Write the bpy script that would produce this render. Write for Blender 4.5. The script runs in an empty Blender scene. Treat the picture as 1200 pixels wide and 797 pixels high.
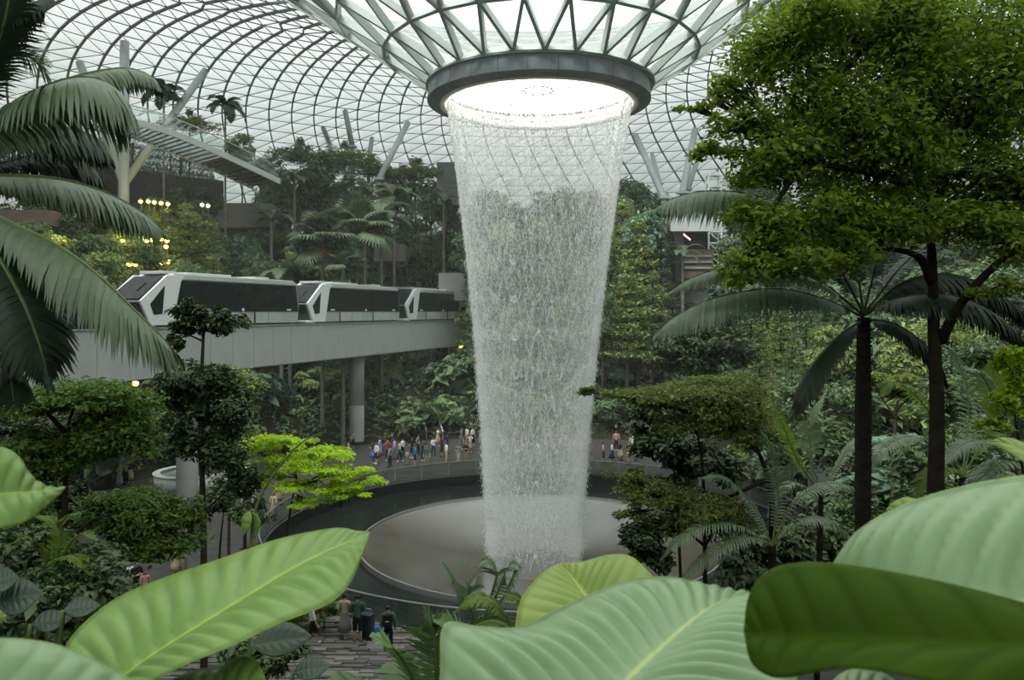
import bpy, math, random
import numpy as np
from mathutils import Vector, Matrix

S = bpy.context.scene
COL = S.collection
R = math.radians
PI = math.pi

# ------------------------------------------------------------------ camera
EYE = 12.5          # eye height above the plaza (m)
FPX = 913.0         # focal length in pixels of the 1200 px wide frame
CX0, CY0 = 600.0, 365.0
cam_d = bpy.data.cameras.new('camera')
cam = bpy.data.objects.new('camera', cam_d)
COL.objects.link(cam)
cam.location = (0, 0, EYE)
cam.rotation_euler = (PI / 2, 0, 0)
cam_d.sensor_width = 36
cam_d.lens = 36 * FPX / 1200
cam_d.shift_y = -(398.5 - CY0) / 1200
cam_d.clip_start = 0.05
cam_d.clip_end = 600
cam_d.dof.use_dof = True
cam_d.dof.focus_distance = 30
cam_d.dof.aperture_fstop = 6.3
S.camera = cam

# ------------------------------------------------------------------ world: bright overcast sky
W = bpy.data.worlds.new('overcast_sky')
S.world = W
W.use_nodes = True
nt = W.node_tree
nt.nodes.clear()
wo = nt.nodes.new('ShaderNodeOutputWorld')
bg = nt.nodes.new('ShaderNodeBackground')
tc = nt.nodes.new('ShaderNodeTexCoord')
sx = nt.nodes.new('ShaderNodeSeparateXYZ')
rp = nt.nodes.new('ShaderNodeValToRGB')
rp.color_ramp.elements[0].position = 0.0
rp.color_ramp.elements[0].color = (0.40, 0.43, 0.43, 1)
rp.color_ramp.elements[1].position = 0.75
rp.color_ramp.elements[1].color = (1.0, 1.0, 0.98, 1)
e = rp.color_ramp.elements.new(0.18); e.color = (0.55, 0.59, 0.585, 1)
nt.links.new(tc.outputs['Generated'], sx.inputs[0])
nt.links.new(sx.outputs['Z'], rp.inputs[0])
nt.links.new(rp.outputs[0], bg.inputs['Color'])
bg.inputs['Strength'].default_value = 1.6
nt.links.new(bg.outputs[0], wo.inputs['Surface'])

# ------------------------------------------------------------------ sun behind thin cloud
sd = bpy.data.lights.new('sun', 'SUN')
sd.energy = 3.8
sd.angle = R(25)
sd.color = (1.0, 0.98, 0.92)
sun = bpy.data.objects.new('sun', sd)
COL.objects.link(sun)
sun.rotation_euler = (R(28), R(-12), 0)

# ------------------------------------------------------------------ exposure
vs = S.view_settings
vs.view_transform = 'Standard'
vs.look = 'None'
vs.gamma = 1
vs.use_curve_mapping = False
vs.exposure = 0.72
S.cycles.max_bounces = 6
S.cycles.diffuse_bounces = 3
S.cycles.glossy_bounces = 2
S.cycles.transmission_bounces = 4
S.cycles.transparent_max_bounces = 20
S.cycles.caustics_reflective = False
S.cycles.caustics_refractive = False
S.cycles.sample_clamp_indirect = 3
S.cycles.use_denoising = True
S.cycles.volume_bounces = 2

VX, VY = 1.62, 45.0      # axis of the falling water


def P(px, py, Y):
    """pixel of the 1200x797 frame at distance Y -> world point"""
    return Vector(((px - CX0) / FPX * Y, Y, EYE - (py - CY0) / FPX * Y))


def pix(p):
    return (CX0 + FPX * p[0] / p[1], CY0 - FPX * (p[2] - EYE) / p[1])


# ------------------------------------------------------------------ materials
MATS = {}


def new_mat(name):
    m = bpy.data.materials.new(name)
    m.use_nodes = True
    n = m.node_tree
    b = n.nodes['Principled BSDF']
    MATS[name] = m
    return m, n, b


def plain(name, col, rough=0.6, metal=0.0, spec=0.4, var=0.12, scale=3.0, bump=0.0, col2=None, coord='Object'):
    m, n, b = new_mat(name)
    b.inputs['Roughness'].default_value = rough
    b.inputs['Metallic'].default_value = metal
    b.inputs['Specular IOR Level'].default_value = spec
    t = n.nodes.new('ShaderNodeTexCoord')
    nz = n.nodes.new('ShaderNodeTexNoise')
    nz.inputs['Scale'].default_value = scale
    nz.inputs['Detail'].default_value = 5
    n.links.new(t.outputs[coord], nz.inputs['Vector'])
    r = n.nodes.new('ShaderNodeValToRGB')
    c2 = col2 or tuple(c * (1 + var) for c in col)
    c1 = tuple(c * (1 - var) for c in col) if col2 is None else col
    r.color_ramp.elements[0].position = 0.3
    r.color_ramp.elements[1].position = 0.7
    r.color_ramp.elements[0].color = (*c1, 1)
    r.color_ramp.elements[1].color = (*[min(1, c) for c in c2], 1)
    n.links.new(nz.outputs['Fac'], r.inputs[0])
    n.links.new(r.outputs[0], b.inputs['Base Color'])
    if bump:
        bp = n.nodes.new('ShaderNodeBump')
        bp.inputs['Strength'].default_value = bump
        bp.inputs['Distance'].default_value = 0.05
        n.links.new(nz.outputs['Fac'], bp.inputs['Height'])
        n.links.new(bp.outputs[0], b.inputs['Normal'])
    return m


def leafy(name, c1, c2, trans=0.35, rough=0.5, spec=0.3, objvar=0.25):
    """foliage: colour varies from leaf to leaf and from plant to plant; light shines through"""
    m, n, b = new_mat(name)
    g = n.nodes.new('ShaderNodeNewGeometry')
    r = n.nodes.new('ShaderNodeValToRGB')
    r.color_ramp.elements[0].color = (*c1, 1)
    r.color_ramp.elements[1].color = (*c2, 1)
    n.links.new(g.outputs['Random Per Island'], r.inputs[0])
    oi = n.nodes.new('ShaderNodeObjectInfo')
    mr = n.nodes.new('ShaderNodeMapRange')
    mr.inputs['To Min'].default_value = 1 - objvar
    mr.inputs['To Max'].default_value = 1 + objvar
    n.links.new(oi.outputs['Random'], mr.inputs['Value'])
    h = n.nodes.new('ShaderNodeHueSaturation')
    n.links.new(r.outputs[0], h.inputs['Color'])
    n.links.new(mr.outputs[0], h.inputs['Value'])
    n.links.new(h.outputs[0], b.inputs['Base Color'])
    b.inputs['Roughness'].default_value = rough
    b.inputs['Specular IOR Level'].default_value = spec
    tr = n.nodes.new('ShaderNodeBsdfTranslucent')
    n.links.new(h.outputs[0], tr.inputs['Color'])
    mx = n.nodes.new('ShaderNodeMixShader')
    mx.inputs[0].default_value = trans
    n.links.new(b.outputs[0], mx.inputs[1])
    n.links.new(tr.outputs[0], mx.inputs[2])
    n.links.new(mx.outputs[0], n.nodes['Material Output'].inputs['Surface'])
    return m


def glassy(name, tint, gloss=0.08, rough=0.05, haze=0.0, hazecol=(0.8, 0.85, 0.85)):
    """thin architectural glass: tinted see-through plus reflection (and a little scattering frit)"""
    m, n, b = new_mat(name)
    n.nodes.remove(b)
    t = n.nodes.new('ShaderNodeBsdfTransparent')
    t.inputs[0].default_value = (*tint, 1)
    g = n.nodes.new('ShaderNodeBsdfGlossy')
    g.inputs['Roughness'].default_value = rough
    g.inputs['Color'].default_value = (0.9, 0.95, 0.95, 1)
    mx = n.nodes.new('ShaderNodeMixShader')
    mx.inputs[0].default_value = gloss
    n.links.new(t.outputs[0], mx.inputs[1])
    n.links.new(g.outputs[0], mx.inputs[2])
    last = mx
    if haze:
        tr = n.nodes.new('ShaderNodeBsdfTranslucent')
        tr.inputs[0].default_value = (*hazecol, 1)
        m2 = n.nodes.new('ShaderNodeMixShader')
        m2.inputs[0].default_value = haze
        n.links.new(mx.outputs[0], m2.inputs[1])
        n.links.new(tr.outputs[0], m2.inputs[2])
        last = m2
    n.links.new(last.outputs[0], n.nodes['Material Output'].inputs['Surface'])
    return m


def glow(name, col, strength):
    m, n, b = new_mat(name)
    b.inputs['Base Color'].default_value = (*col, 1)
    b.inputs['Emission Color'].default_value = (*col, 1)
    b.inputs['Emission Strength'].default_value = strength
    return m


plain('steel_paint', (0.36, 0.41, 0.39), 0.45, 0.0, 0.4, 0.06)
plain('column_white', (0.42, 0.46, 0.45), 0.5, 0, 0.4, 0.08, 2)
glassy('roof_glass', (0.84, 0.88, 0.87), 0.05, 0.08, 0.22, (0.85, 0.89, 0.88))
plain('ring_dark', (0.15, 0.175, 0.185), 0.5, 0, 0.35, 0.08)
plain('ring_soffit', (0.20, 0.21, 0.23), 0.5, 0, 0.35, 0.08)
plain('cream', (0.80, 0.74, 0.64), 0.6, 0, 0.3, 0.05, 6)
plain('nozzle_brown', (0.17, 0.12, 0.08), 0.6)
glassy('skylight', (0.98, 0.985, 0.98), 0.02, 0.1, 0.85, (0.97, 0.97, 0.96))
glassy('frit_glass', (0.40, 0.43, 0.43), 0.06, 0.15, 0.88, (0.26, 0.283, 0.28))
plain('steel_backlit', (0.19, 0.215, 0.215), 0.5, 0.0, 0.4, 0.06)  # far roof ribs: backlit look against the bright panes put into the colour
plain('screen_dark', (0.02, 0.024, 0.026), 0.3, 0, 0.15, 0.4, 2.5)
plain('steel_pale', (0.74, 0.78, 0.78), 0.5, 0.0, 0.4, 0.05)
plain('paving_dark', (0.045, 0.044, 0.041), 0.75, 0, 0.3, 0.3, 1.5, 0.3)
plain('soil', (0.022, 0.022, 0.014), 0.95, 0, 0.1, 0.4, 0.8, 0.5)
plain('concrete', (0.27, 0.285, 0.275), 0.7, 0, 0.3, 0.1, 0.9)
plain('concrete_dark', (0.10, 0.105, 0.10), 0.8, 0, 0.3, 0.15, 1.2)
plain('panel_grey', (0.40, 0.425, 0.41), 0.55, 0, 0.35, 0.07, 0.5)
plain('wall_stone', (0.040, 0.041, 0.040), 0.85, 0, 0.2, 0.3, 3, 0.4)
plain('wall_brown', (0.16, 0.125, 0.095), 0.8, 0, 0.2, 0.15, 2)
plain('white_paint', (0.72, 0.76, 0.75), 0.35, 0, 0.5, 0.03)
plain('train_grey', (0.38, 0.41, 0.40), 0.45, 0, 0.4, 0.05)
plain('train_dark', (0.02, 0.024, 0.024), 0.25, 0, 0.5, 0.1)
plain('train_glass', (0.012, 0.018, 0.018), 0.12, 0, 0.3, 0.2)
plain('train_roof', (0.46, 0.49, 0.48), 0.5, 0, 0.4, 0.06)
plain('black', (0.008, 0.009, 0.009), 0.5, 0, 0.3, 0.1)
plain('bark', (0.052, 0.042, 0.030), 0.9, 0, 0.15, 0.35, 5, 0.6)
plain('bark_pale', (0.13, 0.105, 0.075), 0.9, 0, 0.15, 0.3, 5, 0.5)
plain('bark_dark', (0.026, 0.021, 0.016), 0.9, 0, 0.15, 0.35, 6, 0.6)
plain('palm_grey', (0.17, 0.17, 0.14), 0.85, 0, 0.15, 0.25, 4, 0.4)
plain('rachis', (0.13, 0.19, 0.07), 0.6, 0, 0.3, 0.15)
plain('rachis_dark', (0.05, 0.075, 0.03), 0.6, 0, 0.3, 0.15)
plain('metal', (0.45, 0.47, 0.46), 0.35, 0.8, 0.5, 0.05)
plain('dark_metal', (0.05, 0.055, 0.055), 0.5, 0.3, 0.4, 0.1)
glassy('rail_glass', (0.82, 0.87, 0.85), 0.07, 0.03)
glassy('bridge_glass', (0.70, 0.78, 0.77), 0.12, 0.1, 0.25)
glow('lamp_yellow', (1.0, 0.72, 0.10), 5.0)
glow('lamp_warm', (1.0, 0.75, 0.40), 4.0)
glow('neon_red', (1.0, 0.25, 0.25), 4.0)
# foliage
leafy('leaf_far', (0.095, 0.160, 0.080), (0.205, 0.305, 0.125), 0.3)
leafy('leaf_far_dark', (0.066, 0.115, 0.066), (0.138, 0.220, 0.095), 0.25)
leafy('leaf_far_olive', (0.150, 0.213, 0.066), (0.288, 0.362, 0.112), 0.3)
leafy('leaf_far_blue', (0.091, 0.166, 0.115), (0.188, 0.295, 0.175), 0.25)
leafy('leaf_mid', (0.056, 0.109, 0.019), (0.136, 0.240, 0.040), 0.4)
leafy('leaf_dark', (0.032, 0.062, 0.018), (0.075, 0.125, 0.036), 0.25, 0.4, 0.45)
leafy('leaf_lime', (0.30, 0.46, 0.02), (0.50, 0.68, 0.05), 0.5)
leafy('leaf_olive', (0.088, 0.120, 0.029), (0.200, 0.248, 0.056), 0.4)
leafy('leaf_tree', (0.085, 0.150, 0.016), (0.30, 0.42, 0.042), 0.52, 0.42, 0.4)
leafy('frond_green', (0.125, 0.19, 0.10), (0.175, 0.255, 0.135), 0.25, 0.36, 0.55, 0.1)
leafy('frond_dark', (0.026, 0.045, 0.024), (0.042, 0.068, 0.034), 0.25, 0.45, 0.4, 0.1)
leafy('frond_far', (0.069, 0.110, 0.060), (0.125, 0.175, 0.088), 0.25)
leafy('frond_lime', (0.12, 0.20, 0.02), (0.18, 0.28, 0.04), 0.5)
leafy('fern_green', (0.115, 0.21, 0.075), (0.17, 0.28, 0.10), 0.35, 0.4, 0.4)


def M(n):
    return MATS[n]


# ------------------------------------------------------------------ object helpers
def tag(o, label=None, cat=None, group=None, kind=None):
    if label: o['label'] = label
    if cat: o['category'] = cat
    if group: o['group'] = group
    if kind: o['kind'] = kind
    return o


def empty(name, loc=(0, 0, 0), rz=0.0, label=None, cat=None, group=None):
    o = bpy.data.objects.new(name, None)
    o.empty_display_size = 0.3
    COL.objects.link(o)
    o.location = loc
    o.rotation_euler = (0, 0, rz)
    return tag(o, label, cat, group)


def put(name, me, parent=None, mat=None, mtx=None):
    o = bpy.data.objects.new(name, me)
    COL.objects.link(o)
    if parent is not None:
        o.parent = parent
    if mtx is not None:
        o.matrix_basis = mtx
    if mat is not None and len(me.materials) == 0:
        me.materials.append(M(mat) if isinstance(mat, str) else mat)
    return o


def np_mesh(name, V, tris=None, quads=None, smooth=False):
    V = np.asarray(V, dtype=np.float32).reshape(-1, 3)
    me = bpy.data.meshes.new(name)
    nt_ = 0 if tris is None else len(tris)
    nq = 0 if quads is None else len(quads)
    parts = []
    if nt_: parts.append(np.asarray(tris, dtype=np.int32).ravel())
    if nq: parts.append(np.asarray(quads, dtype=np.int32).ravel())
    loops = np.concatenate(parts)
    tot = np.concatenate([np.full(nt_, 3, np.int32), np.full(nq, 4, np.int32)])
    start = np.concatenate([[0], np.cumsum(tot)[:-1]]).astype(np.int32)
    me.vertices.add(len(V)); me.vertices.foreach_set('co', V.ravel())
    me.loops.add(len(loops)); me.loops.foreach_set('vertex_index', loops)
    me.polygons.add(len(tot)); me.polygons.foreach_set('loop_start', start)
    me.polygons.foreach_set('loop_total', tot)
    if smooth:
        me.polygons.foreach_set('use_smooth', np.ones(len(tot), dtype=bool))
    me.update(calc_edges=True)
    return me


class MB:
    """collects boxes, tubes and lathes into one mesh"""
    def __init__(s):
        s.v = []; s.f = []

    def add(s, vs, fs):
        b = len(s.v)
        s.v += [tuple(v) for v in vs]
        s.f += [tuple(i + b for i in f) for f in fs]
        return s

    def box(s, c, d, rz=0.0, mtx=None):
        hx, hy, hz = d[0] / 2, d[1] / 2, d[2] / 2
        vs = [Vector((x, y, z)) for z in (-hz, hz) for y in (-hy, hy) for x in (-hx, hx)]
        m = mtx or (Matrix.Translation(c) @ Matrix.Rotation(rz, 4, 'Z'))
        return s.add([m @ v for v in vs], [(0, 2, 3, 1), (4, 5, 7, 6), (0, 1, 5, 4), (2, 6, 7, 3), (0, 4, 6, 2), (1, 3, 7, 5)])

    def tube(s, pts, rad, n=6, cap=True):
        pts = [Vector(p) for p in pts]
        if not isinstance(rad, (list, tuple)): rad = [rad] * len(pts)
        rings = []
        up = None
        for i, p in enumerate(pts):
            t = (pts[min(i + 1, len(pts) - 1)] - pts[max(i - 1, 0)])
            if t.length < 1e-9: t = Vector((0, 0, 1))
            t.normalize()
            if up is None:
                up = Vector((1, 0, 0)) if abs(t.x) < 0.8 else Vector((0, 1, 0))
            a = (up - t * up.dot(t)).normalized()
            b = t.cross(a)
            up = a
            rings.append([p + (a * math.cos(2 * PI * k / n) + b * math.sin(2 * PI * k / n)) * rad[i] for k in range(n)])
        vs = [v for r_ in rings for v in r_]
        fs = []
        for i in range(len(pts) - 1):
            for k in range(n):
                k2 = (k + 1) % n
                fs.append((i * n + k, i * n + k2, (i + 1) * n + k2, (i + 1) * n + k))
        if cap:
            fs.append(tuple(range(n - 1, -1, -1)))
            fs.append(tuple((len(pts) - 1) * n + k for k in range(n)))
        return s.add(vs, fs)

    def lathe(s, prof, n=48, c=(0, 0), a0=0.0, a1=2 * PI, closed=False):
        full = abs(a1 - a0 - 2 * PI) < 1e-6
        m = n if full else n + 1
        vs = []
        for k in range(m):
            a = a0 + (a1 - a0) * k / n
            for r_, z in prof:
                vs.append((c[0] + r_ * math.cos(a), c[1] + r_ * math.sin(a), z))
        L = len(prof)
        fs = []
        for k in range(n):
            k2 = (k + 1) % m if full else k + 1
            for i in range(L if closed else L - 1):
                i2 = (i + 1) % L
                fs.append((k * L + i, k2 * L + i, k2 * L + i2, k * L + i2))
        if not full and closed:
            fs.append(tuple(range(L - 1, -1, -1)))
            fs.append(tuple((m - 1) * L + i for i in range(L)))
        return s.add(vs, fs)

    def prism(s, poly, y0, y1):
        """outline in x,z swept from y0 to y1"""
        n = len(poly)
        vs = [(x, y0, z) for x, z in poly] + [(x, y1, z) for x, z in poly]
        fs = [tuple(range(n - 1, -1, -1)), tuple(range(n, 2 * n))]
        fs += [(i, (i + 1) % n, n + (i + 1) % n, n + i) for i in range(n)]
        return s.add(vs, fs)

    def mesh(s, name, mat=None, smooth=False, bevel=0.0):
        me = bpy.data.meshes.new(name)
        me.from_pydata(s.v, [], s.f)
        if bevel or True:
            import bmesh
            bm = bmesh.new(); bm.from_mesh(me)
            bmesh.ops.recalc_face_normals(bm, faces=bm.faces)
            if bevel:
                bmesh.ops.bevel(bm, geom=list(bm.edges), offset=bevel, segments=2, affect='EDGES', profile=0.6, clamp_overlap=True)
            bm.to_mesh(me); bm.free()
        if smooth:
            me.polygons.foreach_set('use_smooth', np.ones(len(me.polygons), dtype=bool))
        if mat: me.materials.append(M(mat))
        return me

    def build(s, name, mat=None, parent=None, smooth=False, bevel=0.0):
        return put(name, s.mesh(name, mat, smooth, bevel), parent)


def catmull(pts, n):
    """smooth curve through pts (tuples of any length): n samples, evenly in parameter"""
    A = np.array([tuple(p) for p in pts], dtype=float)
    k = len(A)
    A = np.vstack([2 * A[0] - A[1], A, 2 * A[-1] - A[-2]])
    out = []
    for t in np.linspace(0, k - 1, n):
        i = min(int(t), k - 2); u = t - i
        p0, p1, p2, p3 = A[i], A[i + 1], A[i + 2], A[i + 3]
        out.append(0.5 * (2 * p1 + (p2 - p0) * u + (2 * p0 - 5 * p1 + 4 * p2 - p3) * u * u + (3 * p1 - p0 - 3 * p2 + p3) * u ** 3))
    return np.array(out)


# ------------------------------------------------------------------ lie of the land
def hill(X, Y):
    r = math.hypot(X - VX, Y - VY)
    z = -0.5
    if Y > 30:
        z = max(z, (r - 32) * 0.78)
        if X < -14:
            z = max(z, (r - 32) * 0.86)
    z = max(z, 10.6 - 0.5 * Y)                      # the terrace the photograph is taken from
    if X > 15:
        z = max(z, (X - 17.5) * 0.55)
    if X < -20 and Y < 46:
        z = max(z, (-X - 25) * 0.6)
    if Y > 34:                                      # cutting that lets the guideway through
        d = (X + 38.6 - 0.346 * Y) * 0.945
        if -9 < d < 3.5: z = min(z, 5.0)
    return min(z, 22.0)

def ground_z(X, Y):
    z = hill(X, Y)
    return max(z, 0.0) if math.hypot(X - VX, Y - VY) > 15.2 else z


# ================================================================== SETTING
# hillside of planted terraces around the plaza
def build_hill():
    xs = np.arange(-100, 101, 1.6); ys = np.arange(-14, 132, 1.6)
    V = []; Q = []
    rr = random.Random(3)
    for y in ys:
        for x in xs:
            r = math.hypot(x - VX, y - VY)
            z = hill(x, y)
            if r < 17: z = -7.0
            elif z > 0.3: z += rr.uniform(-0.25, 0.25)
            V.append((x, y, z))
    nx = len(xs)
    for j in range(len(ys) - 1):
        for i in range(nx - 1):
            a = j * nx + i
            Q.append((a, a + 1, a + nx + 1, a + nx))
    return tag(put('hillside', np_mesh('hillside', V, quads=Q, smooth=True), None, 'soil'), 'dark planted hillside rising around the plaza', None, None, 'structure')


build_hill()
fl = MB().lathe([(15.25, -0.6), (15.25, 0.0), (20, 0.0), (30, 0.0), (62, 0.0)], 96, (VX, VY)).build('floor', 'paving_dark')
tag(fl, 'dark stone paving of the plaza around the basin', None, None, 'structure')


def build_paving():
    rr = random.Random(11)
    m = MB()
    y = 23.0
    while y < 37:
        h = rr.uniform(0.15, 0.26)
        x = -15 + rr.uniform(0, 1)
        while x < 4:
            w = rr.uniform(0.4, 1.3)
            r = math.hypot(x + w / 2 - VX, y - VY)
            if 15.6 < r and hill(x, y) < 0.1:
                t = rr.uniform(0.02, 0.085)
                m.box((x + w / 2, y + h / 2, t / 2), (w - 0.03, h - 0.025, t), rr.uniform(-.02, .02))
            x += w
        y += h
    mt, n, b = new_mat('paving_strips')
    g = n.nodes.new('ShaderNodeNewGeometry')
    r = n.nodes.new('ShaderNodeValToRGB')
    r.color_ramp.elements[0].color = (0.05, 0.047, 0.042, 1)
    r.color_ramp.elements[1].color = (0.20, 0.19, 0.17, 1)
    n.links.new(g.outputs['Random Per Island'], r.inputs[0])
    n.links.new(r.outputs[0], b.inputs['Base Color'])
    b.inputs['Roughness'].default_value = 0.8
    o = m.build('paving_stone', 'paving_strips', fl)
    tag(o, 'long narrow split stone paving strips', None, None, 'stuff')


build_paving()

# ------------------------------------------------------------------ glass roof: a ring-shaped shell that dips to the oculus
PROF = [(6.3, 25.75), (8.6, 27.25), (11.4, 29.2), (14.6, 31.4), (18.2, 33.6), (22, 35.8), (26.5, 38.0), (31, 39.8), (36, 41.1),
        (41, 41.5), (46, 40.7), (50.5, 38.8), (54.5, 36), (58, 32.4), (61, 28), (63.3, 23), (65, 17.5), (66, 12), (66.4, 6)]
PC = catmull(PROF, 1400)
PS = np.concatenate([[0], np.cumsum(np.hypot(np.diff(PC[:, 0]), np.diff(PC[:, 1])))])


def roof_at(s):
    return float(np.interp(s, PS, PC[:, 0])), float(np.interp(s, PS, PC[:, 1]))


def roof_hit(px, py):
    """where the sight line through a pixel meets the roof"""
    d = np.array([(px - CX0) / FPX, 1.0, -(py - CY0) / FPX])
    for t in np.arange(30, 120, 0.1):
        p = np.array([0, 0, EYE]) + d * t
        r = math.hypot(p[0] - VX, p[1] - VY)
        k = int(np.argmin(np.abs(PC[:, 0] - r)))
        if r > 8 and p[2] > PC[k, 1] - 0.05 or r > 66.3:
            return Vector(p)
    return Vector(p)


def build_roof():
    total = PS[-1]
    rows = [0.0]
    while rows[-1] < total - 1.2:
        s = rows[-1]
        r, _ = roof_at(s)
        st = 2.95 + 0.06 * s if s < 14 else (3.0 if r < 26 else (2.1 if r < 38 else 1.45))
        rows.append(min(total, s + st))

    def count(r):
        return 26 if r < 13.5 else 52 if r < 26 else 78 if r < 33 else 104 if r < 42 else 130
    nodes = []; ring = []; nrm = []
    for i, s in enumerate(rows):
        r, z = roof_at(s)
        r1, z1 = roof_at(min(total, s + 0.2)); r0, z0 = roof_at(max(0, s - 0.2))
        tr, tz = r1 - r0, z1 - z0
        L = math.hypot(tr, tz)
        n = count(r); off = 0.5 * (i % 2) if r < 26 and s < 40 else 1.1 * math.sin(s / 6.5)
        idx = []
        for k in range(n):
            a = 2 * PI * (k + off) / n - PI / 2
            idx.append(len(nodes))
            nodes.append((VX + r * math.cos(a), VY + r * math.sin(a), z))
            nrm.append((tz / L * math.cos(a), tz / L * math.sin(a), -tr / L))   # towards the inside
        ring.append((idx, off, n))
    N = np.array(nodes); NR = np.array(nrm)
    tris = []
    for (A, oa, na), (B, ob, nb) in zip(ring[:-1], ring[1:]):
        ia = ib = 0
        fa = lambda k: (k + oa) / na
        fb = lambda k: (k + ob) / nb
        while ia < na or ib < nb:
            if ib >= nb or (ia < na and fa(ia + 1) <= fb(ib + 1)):
                tris.append((A[ia % na], A[(ia + 1) % na], B[ib % nb])); ia += 1
            else:
                tris.append((A[ia % na], B[(ib + 1) % nb], B[ib % nb])); ib += 1
    T = np.array(tris)
    # what shows, and how large
    Yv = np.maximum(N[:, 1], 0.5)
    PX = CX0 + FPX * N[:, 0] / Yv; PY = CY0 - FPX * (N[:, 2] - EYE) / Yv
    a, b, c = T[:, 0], T[:, 1], T[:, 2]
    cx = (PX[a] + PX[b] + PX[c]) / 3; cy = (PY[a] + PY[b] + PY[c]) / 3
    area = 0.5 * np.abs((PX[b] - PX[a]) * (PY[c] - PY[a]) - (PX[c] - PX[a]) * (PY[b] - PY[a]))
    vis = (N[a, 1] > 12) & (cx > 0) & (cx < 900) & (cy > -8) & (cy < 230)
    area = np.where(vis, area, 0)
    order = np.argsort(-area)
    single = [int(i) for i in order[:300] if area[i] > 0]
    sset = set(single)
    root = empty('ceiling', (VX, VY, 0))
    tag(root, 'ring-shaped white glass and steel lattice roof dipping to an oculus', None, None, 'structure')
    inv = Matrix.Translation((-VX, -VY, 0))
    off = np.array([VX, VY, 0])
    # one pane per triangle, shrunk a little into its frame, 3 cm thick
    for i in single:
        q = N[T[i]]; ctr = q.mean(0); n = NR[T[i]].mean(0)
        q = ctr + (q - ctr) * 0.97 - off
        V = np.vstack([q - n * 0.03])
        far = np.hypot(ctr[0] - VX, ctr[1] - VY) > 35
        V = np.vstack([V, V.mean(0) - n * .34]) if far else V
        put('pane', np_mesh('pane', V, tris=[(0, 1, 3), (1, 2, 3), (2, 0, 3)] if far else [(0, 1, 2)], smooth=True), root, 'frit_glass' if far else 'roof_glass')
    rest = [i for i in range(len(T)) if i not in sset]
    tr_ = np.hypot(N[T][:, :, 0].mean(1) - VX, N[T][:, :, 1].mean(1) - VY)
    # every pane bows out like a shallow pillow
    TR = T[rest]; A3 = N[TR] - off; n3 = NR[TR].mean(1); c3 = A3.mean(1) - n3 * np.where(tr_[rest] > 35, .34, 0.0)[:, None]
    V3 = np.concatenate([A3, c3[:, None]], axis=1).reshape(-1, 3)
    F3 = (np.arange(len(TR))[:, None, None] * 4 + np.array([(0, 1, 3), (1, 2, 3), (2, 0, 3)])[None]).reshape(-1, 3)
    fm = np_mesh('far_pane', V3, tris=F3, smooth=True); fm.materials.append(M('roof_glass')); fm.materials.append(M('frit_glass'))
    fm.polygons.foreach_set('material_index', np.repeat((tr_[rest] > 35).astype(np.int32), 3))
    tag(put('pane', fm, root), 'small far panes of the glass roof', None, None, 'stuff')
    # steel members along every edge
    E = np.unique(np.sort(np.vstack([T[:, [0, 1]], T[:, [1, 2]], T[:, [2, 0]]]), axis=1), axis=0)
    p, q = N[E[:, 0]], N[E[:, 1]]
    n = NR[E[:, 0]] + NR[E[:, 1]]; n /= np.linalg.norm(n, axis=1)[:, None]
    t = q - p; L = np.linalg.norm(t, axis=1); t /= L[:, None]
    bb = np.cross(n, t); bb /= np.linalg.norm(bb, axis=1)[:, None]
    n = np.cross(t, bb)
    mid = (p + q) / 2
    rad = np.hypot(mid[:, 0] - VX, mid[:, 1] - VY)
    az0 = np.arctan2(p[:, 1] - VY, p[:, 0] - VX); az1 = np.arctan2(q[:, 1] - VY, q[:, 0] - VX)
    da = np.abs((az1 - az0 + PI) % (2 * PI) - PI) * rad          # metres round the circle
    dz = np.abs(np.hypot(p[:, 0] - VX, p[:, 1] - VY) - np.hypot(q[:, 0] - VX, q[:, 1] - VY)) + np.abs(p[:, 2] - q[:, 2])
    merid = (da < 0.95) & (dz > .3); hoop = dz < 0.02
    w = np.where(rad < 16, 0.17, np.where(rad < 26, 0.13, np.where(merid, 0.13, np.where(hoop, .045, .04))))
    d = np.where(rad < 16, 0.42, np.where(rad < 26, 0.36, np.where(merid, 0.30, np.where(hoop, .10, .10))))
    ex = np.hypot(PX[E[:, 1]] - PX[E[:, 0]], PY[E[:, 1]] - PY[E[:, 0]])
    ok = (mid[:, 1] > 12)
    mx = CX0 + FPX * mid[:, 0] / np.maximum(mid[:, 1], .5); my = CY0 - FPX * (mid[:, 2] - EYE) / np.maximum(mid[:, 1], .5)
    ok &= (mx > 0) & (mx < 900) & (my > -8) & (my < 230)
    sz = np.where(ok, ex * w * FPX / np.maximum(mid[:, 1], 1), 0)
    eo = np.argsort(-sz)
    es = [int(i) for i in eo[:300] if sz[i] > 0]; eset = set(es)
    ub = MB().box((0, 0, 0), (1, 1, 1)).mesh('beam', 'steel_paint')
    for i in es:
        c0 = mid[i] + n[i] * d[i] / 2 - off
        m = Matrix(((t[i][0] * L[i], bb[i][0] * w[i], n[i][0] * d[i], c0[0]),
                    (t[i][1] * L[i], bb[i][1] * w[i], n[i][1] * d[i], c0[1]),
                    (t[i][2] * L[i], bb[i][2] * w[i], n[i][2] * d[i], c0[2]), (0, 0, 0, 1)))
        put('beam', ub, root, None, m)
    er = np.array([i for i in range(len(E)) if i not in eset])
    P0, Q0 = p[er] - off, q[er] - off
    wb = bb[er] * (w[er] / 2)[:, None]; dn = n[er] * d[er][:, None]
    V = np.stack([P0 - wb, P0 + wb, Q0 + wb, Q0 - wb, P0 - wb + dn, P0 + wb + dn, Q0 + wb + dn, Q0 - wb + dn], axis=1)
    f = np.array([(4, 5, 6, 7), (0, 4, 7, 3), (1, 2, 6, 5)])
    Qd = (np.arange(len(er))[:, None, None] * 8 + f[None]).reshape(-1, 4)
    me = np_mesh('far_beam', V.reshape(-1, 3), quads=Qd)
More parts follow.
